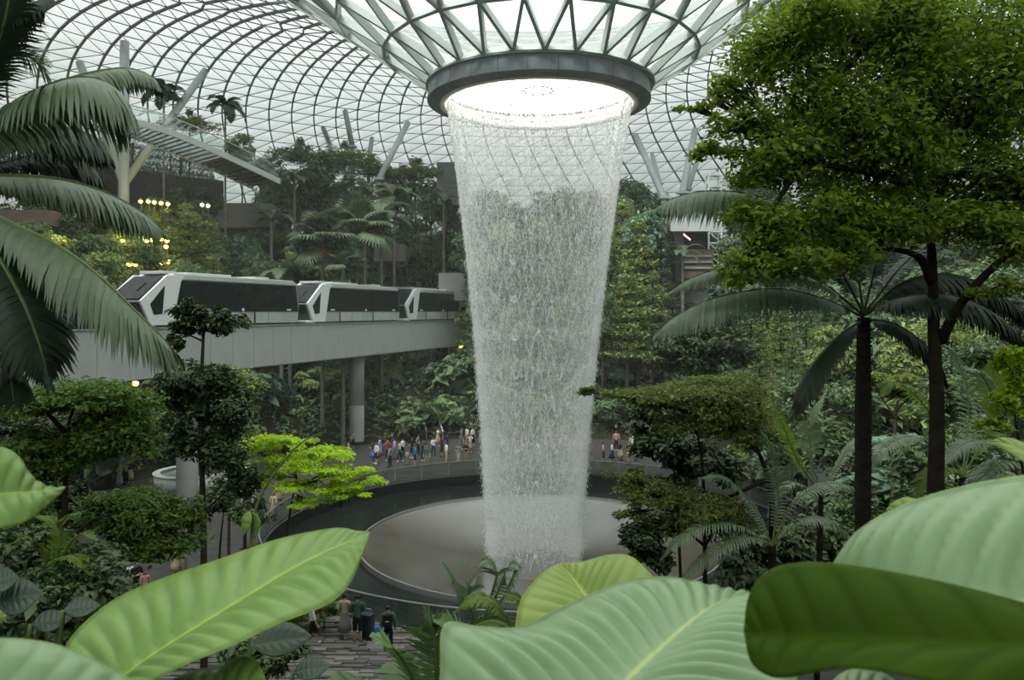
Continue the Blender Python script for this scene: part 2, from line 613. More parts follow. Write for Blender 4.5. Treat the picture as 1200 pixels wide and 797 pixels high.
    me.materials.append(M('steel_paint')); me.materials.append(M('steel_backlit'))
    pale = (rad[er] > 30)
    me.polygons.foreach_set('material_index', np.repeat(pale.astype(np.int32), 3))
    tag(put('beam', me, root), 'far steel lattice members of the roof', None, None, 'stuff')
    return root


build_roof()

# ------------------------------------------------------------------ dark ring at the foot of the glass funnel
ring = empty('oculus_ring', (VX - 0.08, VY, 24.3), 0, 'dark grey circular ring at the foot of the glass funnel, water falling from it', 'ring')


def ring_parts():
    n = 26
    for k in range(n):
        a0 = 2 * PI * k / n + 0.002; a1 = 2 * PI * (k + 1) / n - 0.002
        MB().lathe([(6.36, 1.0), (6.40, 0.22), (6.1, 0.22), (6.1, 1.0)], 4, (0, 0), a0, a1, True).build('fascia_panel', 'ring_dark', ring)
        MB().lathe([(6.40, 0.20), (5.43, 0.0), (5.43, 0.12), (6.2, 0.34)], 4, (0, 0), a0, a1, True).build('soffit_panel', 'ring_soffit', ring)
    tag(MB().lathe([(5.45, 0.0), (5.52, 0.35), (5.5, 0.9), (5.7, 0.95), (5.7, 0.0)], 96, (0, 0), 0, 2 * PI, True).build('inner_lip', 'cream', ring, True), 'cream inner lip wet with falling water')
    m = MB()
    rr = random.Random(5)
    for k in range(150):
        a = 2 * PI * k / 150 + rr.uniform(-.01, .01)
        h = rr.uniform(0.04, 0.14)
        m.box((5.44 * math.cos(a), 5.44 * math.sin(a), 0.86 + h / 2), (0.06, rr.uniform(.06, .2), h), a)
    m.build('overflow_comb', 'nozzle_brown', ring)['kind'] = 'stuff'
    m2 = MB()
    for k in range(90):
        a = 2 * PI * k / 90 + rr.uniform(-.02, .02)
        m2.box((5.47 * math.cos(a), 5.47 * math.sin(a), 0.52 + rr.uniform(-.01, .01)), (0.03, rr.uniform(.1, .34), 0.035), a)
    m2.build('seam_line', 'nozzle_brown', ring)['kind'] = 'stuff'
    MB().lathe([(0.02, 1.0), (5.6, 0.96)], 96).build('skylight_dish', 'skylight', ring, True)
    ld = bpy.data.lights.new('added_dish_light', 'AREA'); ld.shape = 'DISK'; ld.size = 9.5; ld.energy = 220; ld.color = (1, .985, .96)  # added light above the dish to brighten it; no fixture stands here
    lo = bpy.data.objects.new('added_dish_light', ld); COL.objects.link(lo); lo.parent = ring; lo.location = (0, 0, 2.6)
    m3 = MB().lathe([(0.78, 0.93), (0.83, 0.93), (0.83, 0.97), (0.78, 0.97)], 40, (0, 0), 0, 2 * PI, True)
    for k in range(10):
        a = 2 * PI * k / 10
        m3.box((0.93 * math.cos(a), 0.93 * math.sin(a), 0.94), (0.22, 0.05, 0.05), a)
    m3.build('drain_ring', 'dark_metal', ring)
    MB().lathe([(6.34, 1.0), (6.5, 1.06), (6.5, 1.12), (6.1, 1.12), (6.1, 1.0)], 78, (0, 0), 0, 2 * PI, True).build('gutter_rim', 'steel_paint', ring)


ring_parts()

# ------------------------------------------------------------------ the falling water
FALLS = [(25.0, 5.34), (24.2, 5.26), (20.6, 4.70), (15.7, 4.06), (10.8, 3.52), (5.85, 3.08), (0.92, 2.76), (-1.6, 2.66)]
_fz = np.array([f[0] for f in FALLS[::-1]]); _fr = np.array([f[1] for f in FALLS[::-1]])


def water_mats():
    m, n, b = new_mat('water_drop')
    b.inputs['Base Color'].default_value = (0.94, 0.97, 0.96, 1)
    b.inputs['Roughness'].default_value = 0.35
    tr = n.nodes.new('ShaderNodeBsdfTranslucent'); tr.inputs[0].default_value = (0.95, 0.98, 0.97, 1)
    mx = n.nodes.new('ShaderNodeMixShader'); mx.inputs[0].default_value = 0.5
    n.links.new(b.outputs[0], mx.inputs[1]); n.links.new(tr.outputs[0], mx.inputs[2])
    n.links.new(mx.outputs[0], n.nodes['Material Output'].inputs['Surface'])
    # thin falling spray between the drops: a faint scattering medium
    m = bpy.data.materials.new('water_veil'); m.use_nodes = True; n = m.node_tree; n.nodes.clear(); MATS['water_veil'] = m
    o = n.nodes.new('ShaderNodeOutputMaterial'); v = n.nodes.new('ShaderNodeVolumePrincipled')
    v.inputs['Color'].default_value = (0.98, 0.995, 0.99, 1); v.inputs['Density'].default_value = 0.09
    v.inputs['Anisotropy'].default_value = 0.1
    n.links.new(v.outputs[0], o.inputs['Volume'])


water_mats()
wf = empty('waterfall', (VX - 0.36, VY, -0.8), 0, 'round curtain of white falling water from the ceiling ring into the basin', 'waterfall')


wf.rotation_euler = (0, 0.0115, 0)


def build_water():
    g = np.random.default_rng(21)
    # nested hollow sleeves of spray, each starting lower than the last and tapering in at its top
    for q, (zt, th) in enumerate(((24.95, .42), (21.0, .40), (17.0, .44), (13.0, .48), (9.0, .52), (6.0, .56))):
        zs = np.linspace(-2.1, zt, 22)
        ro = np.interp(zs, _fz, _fr) + .06 + .012 * q
        tk = th * np.clip((zt - zs) / 5.0, 0.02 if q else 1, 1) * (1 + (.8 * np.clip((zs - 12) / 12, 0, 1) if q == 0 else 0))
        prof = [(r, z + .8) for r, z in zip(ro, zs)] + [(r - t, z + .8) for r, t, z in list(zip(ro, tk, zs))[::-1]]
        MB().lathe(prof, 72, (0, 0), 0, 2 * PI, True).build('water_sheet', 'water_veil', wf, True)

    def drops(name, N, zmin, zmax, zpow, w0, w1, l0, l1, jit, strands):
        th_s = g.uniform(0, 2 * PI, strands); wt = g.lognormal(0, 1.15, strands); wt /= wt.sum()
        k = g.choice(strands, N, p=wt)
        th = th_s[k] + g.normal(0, 0.012, N)
        u = g.uniform(0, 1, N) ** zpow
        z = zmax - (zmax - zmin) * u
        # gusts: drops bunch together as they fall
        z += 0.35 * np.sin(z * 3.1 + 7 * np.sin(th * 9)) * np.clip((25 - z) / 12, 0, 1)
        fall = np.clip((25 - z) / 26, 0, 1)
        r = np.interp(z, _fz, _fr) + g.normal(0, 1, N) * jit * (0.25 + fall)
        x, y = r * np.cos(th), r * np.sin(th)
        w = g.uniform(w0, w1, N) * (0.7 + 0.5 * g.random(N)); l = g.uniform(l0, l1, N)
        c = np.stack([x, y, z + 0.8], 1)
        ph = g.uniform(0, 2 * PI, N)
        V = np.zeros((N, 4, 3))
        V[:, 0] = c + np.stack([0 * l, 0 * l, l / 2], 1)
        for j in range(3):
            a = ph + j * 2 * PI / 3
            V[:, 1 + j] = c + np.stack([w * np.cos(a), w * np.sin(a), -0.5 * l], 1)
        f = np.array([(0, 1, 2), (0, 2, 3), (0, 3, 1), (3, 2, 1)])
        T = (np.arange(N)[:, None, None] * 4 + f[None]).reshape(-1, 3)
        tag(put(name, np_mesh(name, V.reshape(-1, 3), tris=T), wf, 'water_drop'), None, None, None, 'stuff')
    drops('falling_drops', 66000, -1.5, 24.9, 1.15, 0.009, 0.021, 0.05, 0.22, 0.10, 1100)
    drops('fine_spray', 70000, -1.5, 24.6, 0.9, 0.006, 0.013, 0.02, 0.09, 0.13, 600)


build_water()

# ------------------------------------------------------------------ basin
bas = empty('basin', (VX, VY, -0.5), 0, 'wide round water basin under the waterfall with a pale wet bowl', 'basin')


def basin_mats():
    m, n, b = new_mat('bowl_wet')
    b.inputs['Base Color'].default_value = (0.11, 0.095, 0.078, 1)
    b.inputs['Roughness'].default_value = 0.2
    b.inputs['Specular IOR Level'].default_value = 0.8
    b.inputs['Coat Weight'].default_value = 1.0
    b.inputs['Coat IOR'].default_value = 1.9
    b.inputs['Coat Roughness'].default_value = 0.18
    t = n.nodes.new('ShaderNodeTexCoord')
    nz = n.nodes.new('ShaderNodeTexNoise'); nz.inputs['Scale'].default_value = 2.2; nz.inputs['Detail'].default_value = 6
    n.links.new(t.outputs['Object'], nz.inputs['Vector'])
    r = n.nodes.new('ShaderNodeValToRGB')
    r.color_ramp.elements[0].position = 0.35; r.color_ramp.elements[0].color = (0.05, 0.043, 0.034, 1)
    r.color_ramp.elements[1].position = 0.7; r.color_ramp.elements[1].color = (0.10, 0.086, 0.068, 1)
    n.links.new(nz.outputs['Fac'], r.inputs[0]); n.links.new(r.outputs[0], b.inputs['Base Color'])
    bp = n.nodes.new('ShaderNodeBump'); bp.inputs['Strength'].default_value = 0.10; bp.inputs['Distance'].default_value = 0.06
    n2 = n.nodes.new('ShaderNodeTexNoise'); n2.inputs['Scale'].default_value = 6
    n.links.new(t.outputs['Object'], n2.inputs['Vector']); n.links.new(n2.outputs['Fac'], bp.inputs['Height'])
    n.links.new(bp.outputs[0], b.inputs['Normal'])
    plain('moat_dark', (0.010, 0.013, 0.012), 0.16, 0, 0.25, 0.2)
    # low spray hanging over the bowl
    m = bpy.data.materials.new('mist'); m.use_nodes = True; n = m.node_tree; n.nodes.clear(); MATS['mist'] = m
    o = n.nodes.new('ShaderNodeOutputMaterial'); v = n.nodes.new('ShaderNodeVolumePrincipled')
    v.inputs['Color'].default_value = (0.95, 0.98, 0.97, 1); v.inputs['Density'].default_value = 0.15
    v.inputs['Anisotropy'].default_value = 0.2
    n.links.new(v.outputs[0], o.inputs['Volume'])


basin_mats()
MB().lathe([(10.25, -0.12), (9.9, -0.22), (8.0, -0.58), (5.5, -1.12), (4.0, -1.42), (2.6, -1.66), (1.2, -1.82), (0.05, -1.86)], 128).build('bowl', 'bowl_wet', bas, True)
tag(MB().lathe([(10.25, -0.2), (10.25, 0.01), (10.35, 0.01), (10.35, -0.3)], 128, (0, 0), 0, 2 * PI, True).build('bowl_rim', 'metal', bas), 'thin pale metal rim')
tag(MB().lathe([(10.4, -0.25), (12.5, -0.22), (15.0, -0.2), (15.2, -0.2), (15.2, 0.48), (15.28, 0.48)], 128).build('dark_surround', 'moat_dark', bas), 'dark glossy wet stone band around the bowl')
mist = MB().lathe([(0.05, 1.2), (1.5, 1.1), (2.8, .85), (4, .55), (5, .32), (5.8, .17), (6.6, .07), (7.3, 0.0), (6.6, -0.03), (5, -0.05), (0.05, -0.06)], 40).build('mist', 'mist', None, True)
mist.location = (VX, VY + 2.6, -.25); mist.scale = (1.3, .95, 1)
tag(mist, 'low white spray hanging over the basin bowl', 'mist', None, 'stuff')

hz = bpy.data.materials.new('haze'); hz.use_nodes = True; n_ = hz.node_tree; n_.nodes.clear(); MATS['haze'] = hz
_o = n_.nodes.new('ShaderNodeOutputMaterial'); _v = n_.nodes.new('ShaderNodeVolumePrincipled')
_v.inputs['Color'].default_value = (0.97, 0.99, 0.98, 1); _v.inputs['Density'].default_value = 0.0006
n_.links.new(_v.outputs[0], _o.inputs['Volume'])
haze = MB().box((0, 67, 14.4), (110, 84, 29)).build('haze', 'haze')
tag(haze, 'thin humid haze filling the valley around the falling water', 'haze', None, 'stuff')

# ------------------------------------------------------------------ glass balustrade around the basin
bal = empty('glass_balustrade', (VX, VY, 0), 0, 'curved glass balustrade with pale metal top rail around the basin', 'railing')


def balustrade():
    RR = 15.45
    n = 44
    for k in range(n):
        a0 = 2 * PI * k / n + 0.004; a1 = 2 * PI * (k + 1) / n - 0.004
        MB().lathe([(RR - .01, 0.06), (RR + .01, 0.06), (RR + .01, 1.05), (RR - .01, 1.05)], 3, (0, 0), a0, a1, True).build('glass_panel', 'rail_glass', bal)
    MB().lathe([(RR - .035, 1.05), (RR + .035, 1.05), (RR + .035, 1.10), (RR - .035, 1.10)], 132, (0, 0), 0, 2 * PI, True).build('top_rail', 'metal', bal)
    MB().lathe([(RR - .04, 0.0), (RR + .04, 0.0), (RR + .04, 0.08), (RR - .04, 0.08)], 132, (0, 0), 0, 2 * PI, True).build('base_channel', 'dark_metal', bal)


balustrade()

# ================================================================== ELEVATED TRACK AND TRAIN
TRK_Y0 = 34.0
TU = Vector((0.327, 0.945, 0)).normalized()
TX = lambda Y: -38.6 + 0.346 * Y


def track_mtx(s, side=0.0, z=0.0):
    """frame on the track: x along it (away from the viewer), y to its left, z up"""
    Y = TRK_Y0
    o = Vector((TX(Y), Y, 0)) + TU * s
    L = Vector((-TU.y, TU.x, 0))
    o = o + L * side
    return Matrix(((TU.x, L.x, 0, o.x), (TU.y, L.y, 0, o.y), (0, 0, 1, z), (0, 0, 0, 1)))


gw = empty('guideway', (0, 0, 0), 0, 'grey panelled elevated concrete guideway carrying the train on round columns', 'guideway')
gw.matrix_basis = track_mtx(0)


def guideway():
    L = 74
    MB().prism([(0, 8.55), (L, 8.55), (L, 11.2), (0, 11.2)], 0.12, 4.4).build('girder', 'concrete_dark', gw)
    pm = MB().box((1.15, 0.04, 9.93), (2.27, 0.14, 3.05)).mesh('cladding_panel', 'panel_grey', False, 0.012)
    for k in range(32):
        put('cladding_panel', pm, gw, None, Matrix.Translation((k * 2.3 - 1, 0, 0)))
    MB().prism([(0, 8.3), (L, 8.3), (L, 8.55), (0, 8.55)], 0.25, 4.2).build('soffit_plate', 'concrete', gw, False, 0.05)
    MB().box((L / 2, -0.02, 11.47), (L, 0.22, 0.08)).build('coping', 'concrete', gw)
    MB().box((L / 2, 4.3, 11.85), (L, 0.16, 1.2)).build('far_parapet', 'black', gw)
    for y in (0.8, 2.2):
        MB().box((L / 2, y, 11.28), (L, 0.5, 0.16)).build('running_track', 'dark_metal', gw)


guideway()
for s_, side, lab in ((18.9, 1.2, 'round concrete column carrying the guideway behind the white curved counter'),
                      (41.0, 1.2, 'tall round pale concrete column carrying the guideway before the crowd'),
                      (65.0, 1.2, 'round concrete column carrying the guideway close to the falling water')):
    m = track_mtx(s_, side)
    z0 = ground_z(m.translation.x, m.translation.y)
    cm = empty('support_column', (m.translation.x, m.translation.y, z0 - 0.05), 0, lab, 'column', 'guideway columns')
    h = 8.4 - z0
    MB().lathe([(0.69, 0.0), (0.69, h * 0.42 - .02), (0.67, h * 0.42), (0.69, h * 0.42 + .02), (0.69, h - 0.3)], 32).build('shaft', 'concrete', cm, True)
    MB().lathe([(0.69, h - 0.3), (0.95, h - 0.1), (0.95, h), (0.02, h)], 32).build('head_plate', 'concrete', cm)


def train_car(s, label):
    root = empty('train_car', (0, 0, 0), 0, label, 'train', 'cars of the people mover')
    root.matrix_basis = track_mtx(s, 0, 11.5)
    Y0, Y1 = 0.10, 2.80
    side = [(1.75, 0.12), (0.85, 1.62), (0.95, 1.75), (3.0, 3.2), (3.6, 3.32), (16.4, 3.32), (16.85, 3.1), (17.2, 1.2), (17.0, 0.12)]
    MB().prism(side, Y0, Y1).build('body', 'train_grey', root, False, 0.05)
    # roof cap and rooftop units
    MB().prism([(3.3, 3.22), (3.6, 3.42), (16.3, 3.42), (16.85, 3.16), (16.8, 3.04), (3.5, 3.04)], Y0 - 0.05, Y1 + 0.05).build('roof', 'train_roof', root, False, 0.06)
    for x0, x1 in ((5.2, 9.6), (12.2, 13.9), (3.1, 4.3)):
        MB().box(((x0 + x1) / 2, 1.45, 3.48), (x1 - x0, 1.9, 0.2)).build('roof_unit', 'train_roof', root, False, 0.05)
    # slanted white cab frame on both flanks with a kite-shaped window each
    frame = [(1.7, 0.14), (0.78, 1.64), (3.0, 3.32), (4.55, 3.3), (4.15, 2.9), (3.45, 0.14)]
    kite = [(1.55, 1.45), (2.75, 2.62), (2.55, 0.85), (1.85, 0.78)]
    for ya, yb in ((Y0 - 0.06, Y0 + 0.05), (Y1 - 0.05, Y1 + 0.06)):
        f = MB().prism(frame, ya, yb).build('cab_frame', 'white_paint', root, False, 0.03)
        MB().prism(kite, ya - 0.02, yb + 0.02).build('cab_window', 'train_glass', f)
    # windscreen and dark nose
    w = MB().add([(0.80, Y0 + .1, 1.78), (0.80, Y1 - .1, 1.78), (2.85, Y1 - .25, 3.22), (2.85, Y0 + .25, 3.22),
                  (0.9, Y0 + .1, 1.7), (0.9, Y1 - .1, 1.7), (2.95, Y1 - .25, 3.14), (2.95, Y0 + .25, 3.14)],
                 [(0, 3, 2, 1), (4, 5, 6, 7), (0, 1, 5, 4), (2, 3, 7, 6), (1, 2, 6, 5), (0, 4, 7, 3)]).build('windscreen', 'screen_dark', root)
    MB().box((2.0, 1.45, 2.66), (0.05, 0.07, 0.9), 0, Matrix.Translation((1.85, 1.0, 2.55)) @ Matrix.Rotation(R(55), 4, 'Y')).build('wiper', 'black', w)
    MB().add([(0.80, Y0 + .2, 1.55), (0.80, Y1 - .2, 1.55), (1.58, Y1 - .2, 0.25), (1.58, Y0 + .2, 0.25),
              (0.95, Y0 + .2, 1.55), (0.95, Y1 - .2, 1.55), (1.75, Y1 - .2, 0.25), (1.75, Y0 + .2, 0.25)],
             [(0, 1, 2, 3), (7, 6, 5, 4), (0, 4, 5, 1), (2, 6, 7, 3), (1, 5, 6, 2), (0, 3, 7, 4)]).build('nose_panel', 'train_dark', root)
    MB().box((1.5, 1.45, 0.16), (1.3, 2.6, 0.22)).build('front_bumper', 'white_paint', root, False, 0.06)
    MB().box((9.2, 1.45, -0.02), (15.0, 2.3, 0.36)).build('undercarriage', 'black', root)
    # dark window band, panes, doors and lower panels on each flank
    for ya, yb, out in ((Y0 - 0.03, Y0 + 0.05, -1), (Y1 - 0.05, Y1 + 0.03, 1)):
        yo = ya if out < 0 else yb
        MB().prism([(3.72, 0.98), (4.28, 3.02), (16.75, 3.02), (17.1, 0.98)], ya, yb).build('window_band', 'train_dark', root)
        for x0, x1, sl0, sl1 in ((3.92, 5.72, 0.42, 0), (5.84, 11.5, 0, 0), (11.74, 13.15, 0, 0), (13.22, 16.85, 0, -0.28)):
            MB().prism([(x0, 1.28), (x0 + sl0, 2.92), (x1 + sl1, 2.92), (x1, 1.28)], yo - 0.02, yo + 0.02).build('window_pane', 'train_glass', root)
        for x in (5.78, 11.62):
            MB().box((x, yo, 1.6), (0.07, 0.06, 2.9)).build('door_post', 'train_dark', root)
        for x0, x1 in ((5.9, 7.7), (7.85, 9.5), (11.75, 13.15), (13.25, 14.7)):
            MB().box(((x0 + x1) / 2, yo, 0.55), (x1 - x0, 0.05, 0.78)).build('lower_panel', 'column_white', root)
        for x, wd in ((10.3, 0.22), (4.6, 0.6), (15.8, 0.5)):
            MB().box((x, yo - 0.01 * -out, 1.13), (wd, 0.07, 0.12 if wd > .3 else 0.2)).build('small_white_mark', 'white_paint', root)
    return root


train_car(12.9, 'white people mover car with dark windows, its nose behind the drooping frond')
train_car(30.4, 'middle white people mover car coupled behind the leading car')
train_car(47.9, 'white people mover car running in behind the falling water')
for s_, lab in ((30.0, 'dark coupling gangway between leading and middle train cars'), (47.5, 'dark coupling gangway between middle and last train cars')):
    c = MB().box((0.6, 1.45, 0.7), (1.1, 1.0, 0.9)).build('coupling', 'black', None, False, 0.06)
    c.matrix_basis = track_mtx(s_, 0, 11.5)
    tag(c, lab, 'coupling')

# ================================================================== STRUTS, BRIDGE, TERRACE BUILDINGS


def strut(name, top, bot, r, label, group='roof struts'):
    """steel tube from the roof down to what carries it"""
    a = Vector(bot); b = Vector(top)
    root = empty(name, a, 0, label, 'strut', group)
    d = b - a
    MB().tube([(0, 0, 0), d * 0.97], [r, r * 0.92], 12).build('tube', 'column_white', root, True)
    MB().tube([d * 0.965, d], [r * 0.6, r * 0.25], 10).build('pin_joint', 'steel_paint', root, True)
    MB().box((0, 0, 0), (r * 3, r * 3, 0.2)).build('base_plate', 'steel_paint', root)
    return root


def toroof(px, py, dy=0):
    h = roof_hit(px, py)
    return h


ct = P(145, 192, 77)
ct.z = 25.9
zt = hill(ct.x, ct.y)
tree_col = empty('branching_column', (ct.x, ct.y, zt), 0, 'branching steel column with two slanted arms beside the upper walkway', 'column')
top = toroof(146, 48)
MB().tube([(0, 0, 0), (0, 0, ct.z - zt), (top.x - ct.x, top.y - ct.y, top.z - zt)], [0.5, 0.5, 0.42], 16).build('mast', 'column_white', tree_col, True)
for (px, py) in ((93, 72), (241, 82)):
    h = toroof(px, py)
    MB().tube([(0, 0, ct.z - zt - 0.8), (h.x - ct.x, h.y - ct.y, h.z - zt)], [0.42, 0.38], 14).build('arm', 'column_white', tree_col, True)

for tp, bp, Y, r, lab in (((479, 142), (444, 210), 92, 0.36, 'slanted steel roof strut rising from trees towards the oculus side'),
                          ((404, 128), (413, 172), 96, 0.34, 'upright steel roof strut above the tree tops'),
                          ((378, 148), (388, 172), 98, 0.3, 'short steel roof strut leaning over the tree tops'),
                          ((436, 160), (432, 190), 98, 0.3, 'thin pale steel roof strut between the tree tops'),
                          ((744, 157), (778, 232), 88, 0.4, 'steel roof strut beside the falling water leaning over the hill'),
                          ((815, 150), (800, 226), 88, 0.42, 'steel roof strut forming a vee with its neighbour above the grey building'),
                          ((764, 180), (773, 215), 92, 0.28, 'thin steel roof strut just behind the leaning strut'),
                          ((824, 168), (806, 222), 92, 0.3, 'thin pale roof strut behind the vee of struts')):
    b_ = P(bp[0], bp[1], Y)
    strut('roof_strut', toroof(*tp), b_, r, lab)
    # steel post that carries the strut, down in the trees
    zz = hill(b_.x, b_.y)
    po = MB().tube([(b_.x, b_.y, zz - .2), (b_.x, b_.y, b_.z)], r * 0.8, 10).build('strut_post', 'steel_paint', None, True)
    tag(po, 'post under the ' + lab.replace(' the ', ' '), 'post')


def bridge():
    pts = catmull([tuple(P(112, 146, 70)), tuple(P(175, 160, 73)), tuple(P(240, 186, 77)), tuple(P(312, 219, 82))], 29)
    pts = [Vector(p) for p in pts]
    root = empty('canopy_bridge', pts[0], 0, 'curved elevated walkway with glass floor and glass railings at treetop height', 'bridge')
    o = pts[0]
    fr = []
    for i, p in enumerate(pts):
        t = (pts[min(i + 1, 28)] - pts[max(i - 1, 0)]); t.z = 0; t.normalize()
        fr.append((p - o, Vector((t.y, -t.x, 0))))
    W = 2.5
    for sgn, nm in ((1, 'edge_beam'), (-1, 'edge_beam')):
        m = MB()
        for i in range(28):
            p, n = fr[i]; q, k = fr[i + 1]
            a, b = p + n * W * sgn, q + k * W * sgn
            m.add([a, b, b + n * 0.22 * sgn, a + n * 0.22 * sgn] + [v + Vector((0, 0, 0.55)) for v in (a, b, b + n * 0.22 * sgn, a + n * 0.22 * sgn)],
                  [(0, 1, 2, 3), (7, 6, 5, 4), (0, 4, 5, 1), (2, 6, 7, 3)])
        m.build(nm, 'steel_paint', root)
        r_ = MB().tube([p + n * (W + .05) * sgn + Vector((0, 0, 1.75)) for p, n in fr], 0.05, 6).build('hand_rail', 'metal', root, True)
        for i in range(0, 28, 2):
            p, n = fr[i]; q, k = fr[i + 2]
            a, b = p + n * (W + .05) * sgn, q + k * (W + .05) * sgn
            dn = n * 0.02
            MB().add([a + Vector((0, 0, .55)), b + Vector((0, 0, .55)), b + Vector((0, 0, 1.7)), a + Vector((0, 0, 1.7)),
                      a + dn + Vector((0, 0, .55)), b + dn + Vector((0, 0, .55)), b + dn + Vector((0, 0, 1.7)), a + dn + Vector((0, 0, 1.7))],
                     [(0, 1, 2, 3), (7, 6, 5, 4), (0, 4, 5, 1), (1, 5, 6, 2), (2, 6, 7, 3), (3, 7, 4, 0)]).build('rail_pane', 'rail_glass', root)
    for i in range(28):
        p, n = fr[i]; q, k = fr[i + 1]
        g = 0.06
        a, b, c, d = p + n * W, p - n * W, q - k * W, q + k * W
        mt = 'bridge_glass' if i < 20 else 'train_dark'
        up = Vector((0, 0, 0.06)); dz = Vector((0, 0, 0.30))
        MB().add([v + dz for v in (a.lerp(d, g), b.lerp(c, g), c.lerp(b, g), d.lerp(a, g))] + [v + dz + up for v in (a.lerp(d, g), b.lerp(c, g), c.lerp(b, g), d.lerp(a, g))],
                 [(3, 2, 1, 0), (4, 5, 6, 7), (0, 1, 5, 4), (1, 2, 6, 5), (2, 3, 7, 6), (3, 0, 4, 7)]).build('floor_panel', mt, root)
        MB().tube([p + n * W + Vector((0, 0, .12)), p - n * W + Vector((0, 0, .12))], 0.09, 4).build('cross_rib', 'dark_metal', root)


bridge()


def facing_box(name, x0, y0, x1, y1, Y, depth, mat, parent=None, bevel=0.0):
    """box whose front shows between two pixel corners at distance Y, turned towards the basin"""
    a, b = P(x0, y1, Y), P(x1, y0, Y)
    c = ((a.x + b.x) / 2, Y + depth / 2, (a.z + b.z) / 2)
    m = MB().box(c, (abs(b.x - a.x), depth, abs(b.z - a.z)))
    if parent is not None:
        m.v = [tuple(Vector(v) - parent.location) for v in m.v]
    return m.build(name, mat, parent, False, bevel)


def sector(px0, px1, r):
    """polar angles about the water axis of the far crossing of sight lines with radius r"""
    out = []
    for px in (px0, px1):
        k = (px - CX0) / FPX
        A = k * k + 1; B = -2 * (k * VX + VY); C = VX * VX + VY * VY - r * r
        Y = (-B + math.sqrt(B * B - 4 * A * C)) / (2 * A)
        out.append(math.atan2(Y - VY, k * Y - VX))
    return out


def terrace_walls():
    a0, a1 = sector(262, 60, 54)
    w = MB().lathe([(54, 18), (54, 27.0), (54.5, 27.2), (55.5, 27.2), (55.5, 18)], 40, (VX, VY), a0, a1, True).build('terrace_wall', 'wall_stone')
    tag(w, 'curved dark stone retaining wall below the treetop walkway', None, None, 'structure')
    # courses of stone blocks, proud and uneven
    rr = random.Random(9)
    n = 22
    for j in range(4):
        for k in range(n):
            b0 = a0 + (a1 - a0) * (k + 0.5 * (j % 2)) / n
            b1 = b0 + (a1 - a0) / n * 0.96
            if b1 > a1: continue
            d = rr.uniform(0.02, 0.10)
            m = MB().lathe([(54.02, 24.7 + j * 0.58), (54.02, 24.7 + j * 0.58 + 0.53), (54 - d, 24.7 + j * 0.58 + 0.53), (54 - d, 24.7 + j * 0.58)], 2, (VX, VY), b0, b1, True)
            put('stone_block', m.mesh('stone_block', 'wall_stone'), w)
    hb = facing_box('upper_wall', 236, 238, 316, 266, 83, 3.5, 'concrete_dark')
    tag(hb, 'grey concrete terrace wall under the end of the walkway', None, None, 'structure')
    dark = facing_box('recess_wall', 252, 262, 330, 320, 85, 1.5, 'black'); tag(dark, 'dark recessed shop front under the concrete terrace', None, None, 'structure')
    bw = facing_box('brown_pier', 232, 284, 256, 318, 80, 1.5, 'wall_brown'); tag(bw, 'brown rendered wall pier behind the leading train car', None, None, 'structure')
    tag(facing_box('low_wall', 438, 286, 474, 306, 90, 1.5, 'concrete_dark'), 'pale concrete wall block behind slender palms', None, None, 'structure')
    tag(facing_box('step_wall', 514, 320, 560, 352, 92, 2.0, 'concrete'), 'pale stepped concrete wall beside the falling water', None, None, 'structure')
    tag(facing_box('shaft_wall', 512, 190, 546, 240, 97, 3.0, 'concrete_dark'), 'grey lift shaft wall above trees beside the falling water', None, None, 'structure')
    tag(facing_box('side_wall', -60, 246, 58, 264, 70, 2.0, 'wall_brown'), 'reddish brown terrace wall behind the drooping fronds', None, None, 'structure')
    tag(facing_box('gate_wall', 38, 44, 88, 150, 80, 1.0, 'column_white'), 'plain white wall closing the end of the roof', None, None, 'structure')
    tag(facing_box('slope_wall', 955, 543, 1010, 590, 42, 1.0, 'concrete_dark'), 'dark low wall beside the sloping path', None, None, 'structure')
    tag(facing_box('promenade_wall', 720, 424, 900, 446, 83, 1.0, 'concrete_dark'), 'low dark wall of the upper promenade', None, None, 'structure')
    # planted glass wall on top of the stone wall
    a0, a1 = sector(252, 112, 54.8)
    root = empty('green_wall', (VX, VY, 27.2), 0, 'long glass wall backed by dense blue green plants above the stone wall', 'planted wall')
    g = np.random.default_rng(5)
    N = 2600
    a = g.uniform(a0, a1, N); z = g.uniform(0, 3.0, N); r = 55.6 + g.uniform(-.25, .25, N)
    put('foliage', leaf_mesh('foliage', np.stack([r * np.cos(a), r * np.sin(a), z], 1), g, 0.42, -np.stack([np.cos(a), np.sin(a), -0.5 + 0 * a], 1)), root, 'leaf_far_blue')['kind'] = 'stuff'
    for k in range(9):
        b0 = a0 + (a1 - a0) * k / 9; b1 = a0 + (a1 - a0) * (k + .97) / 9
        MB().lathe([(54.9, 0), (54.92, 0), (54.92, 3.2), (54.9, 3.2)], 3, (0, 0), b0, b1, True).build('glass_panel', 'rail_glass', root)


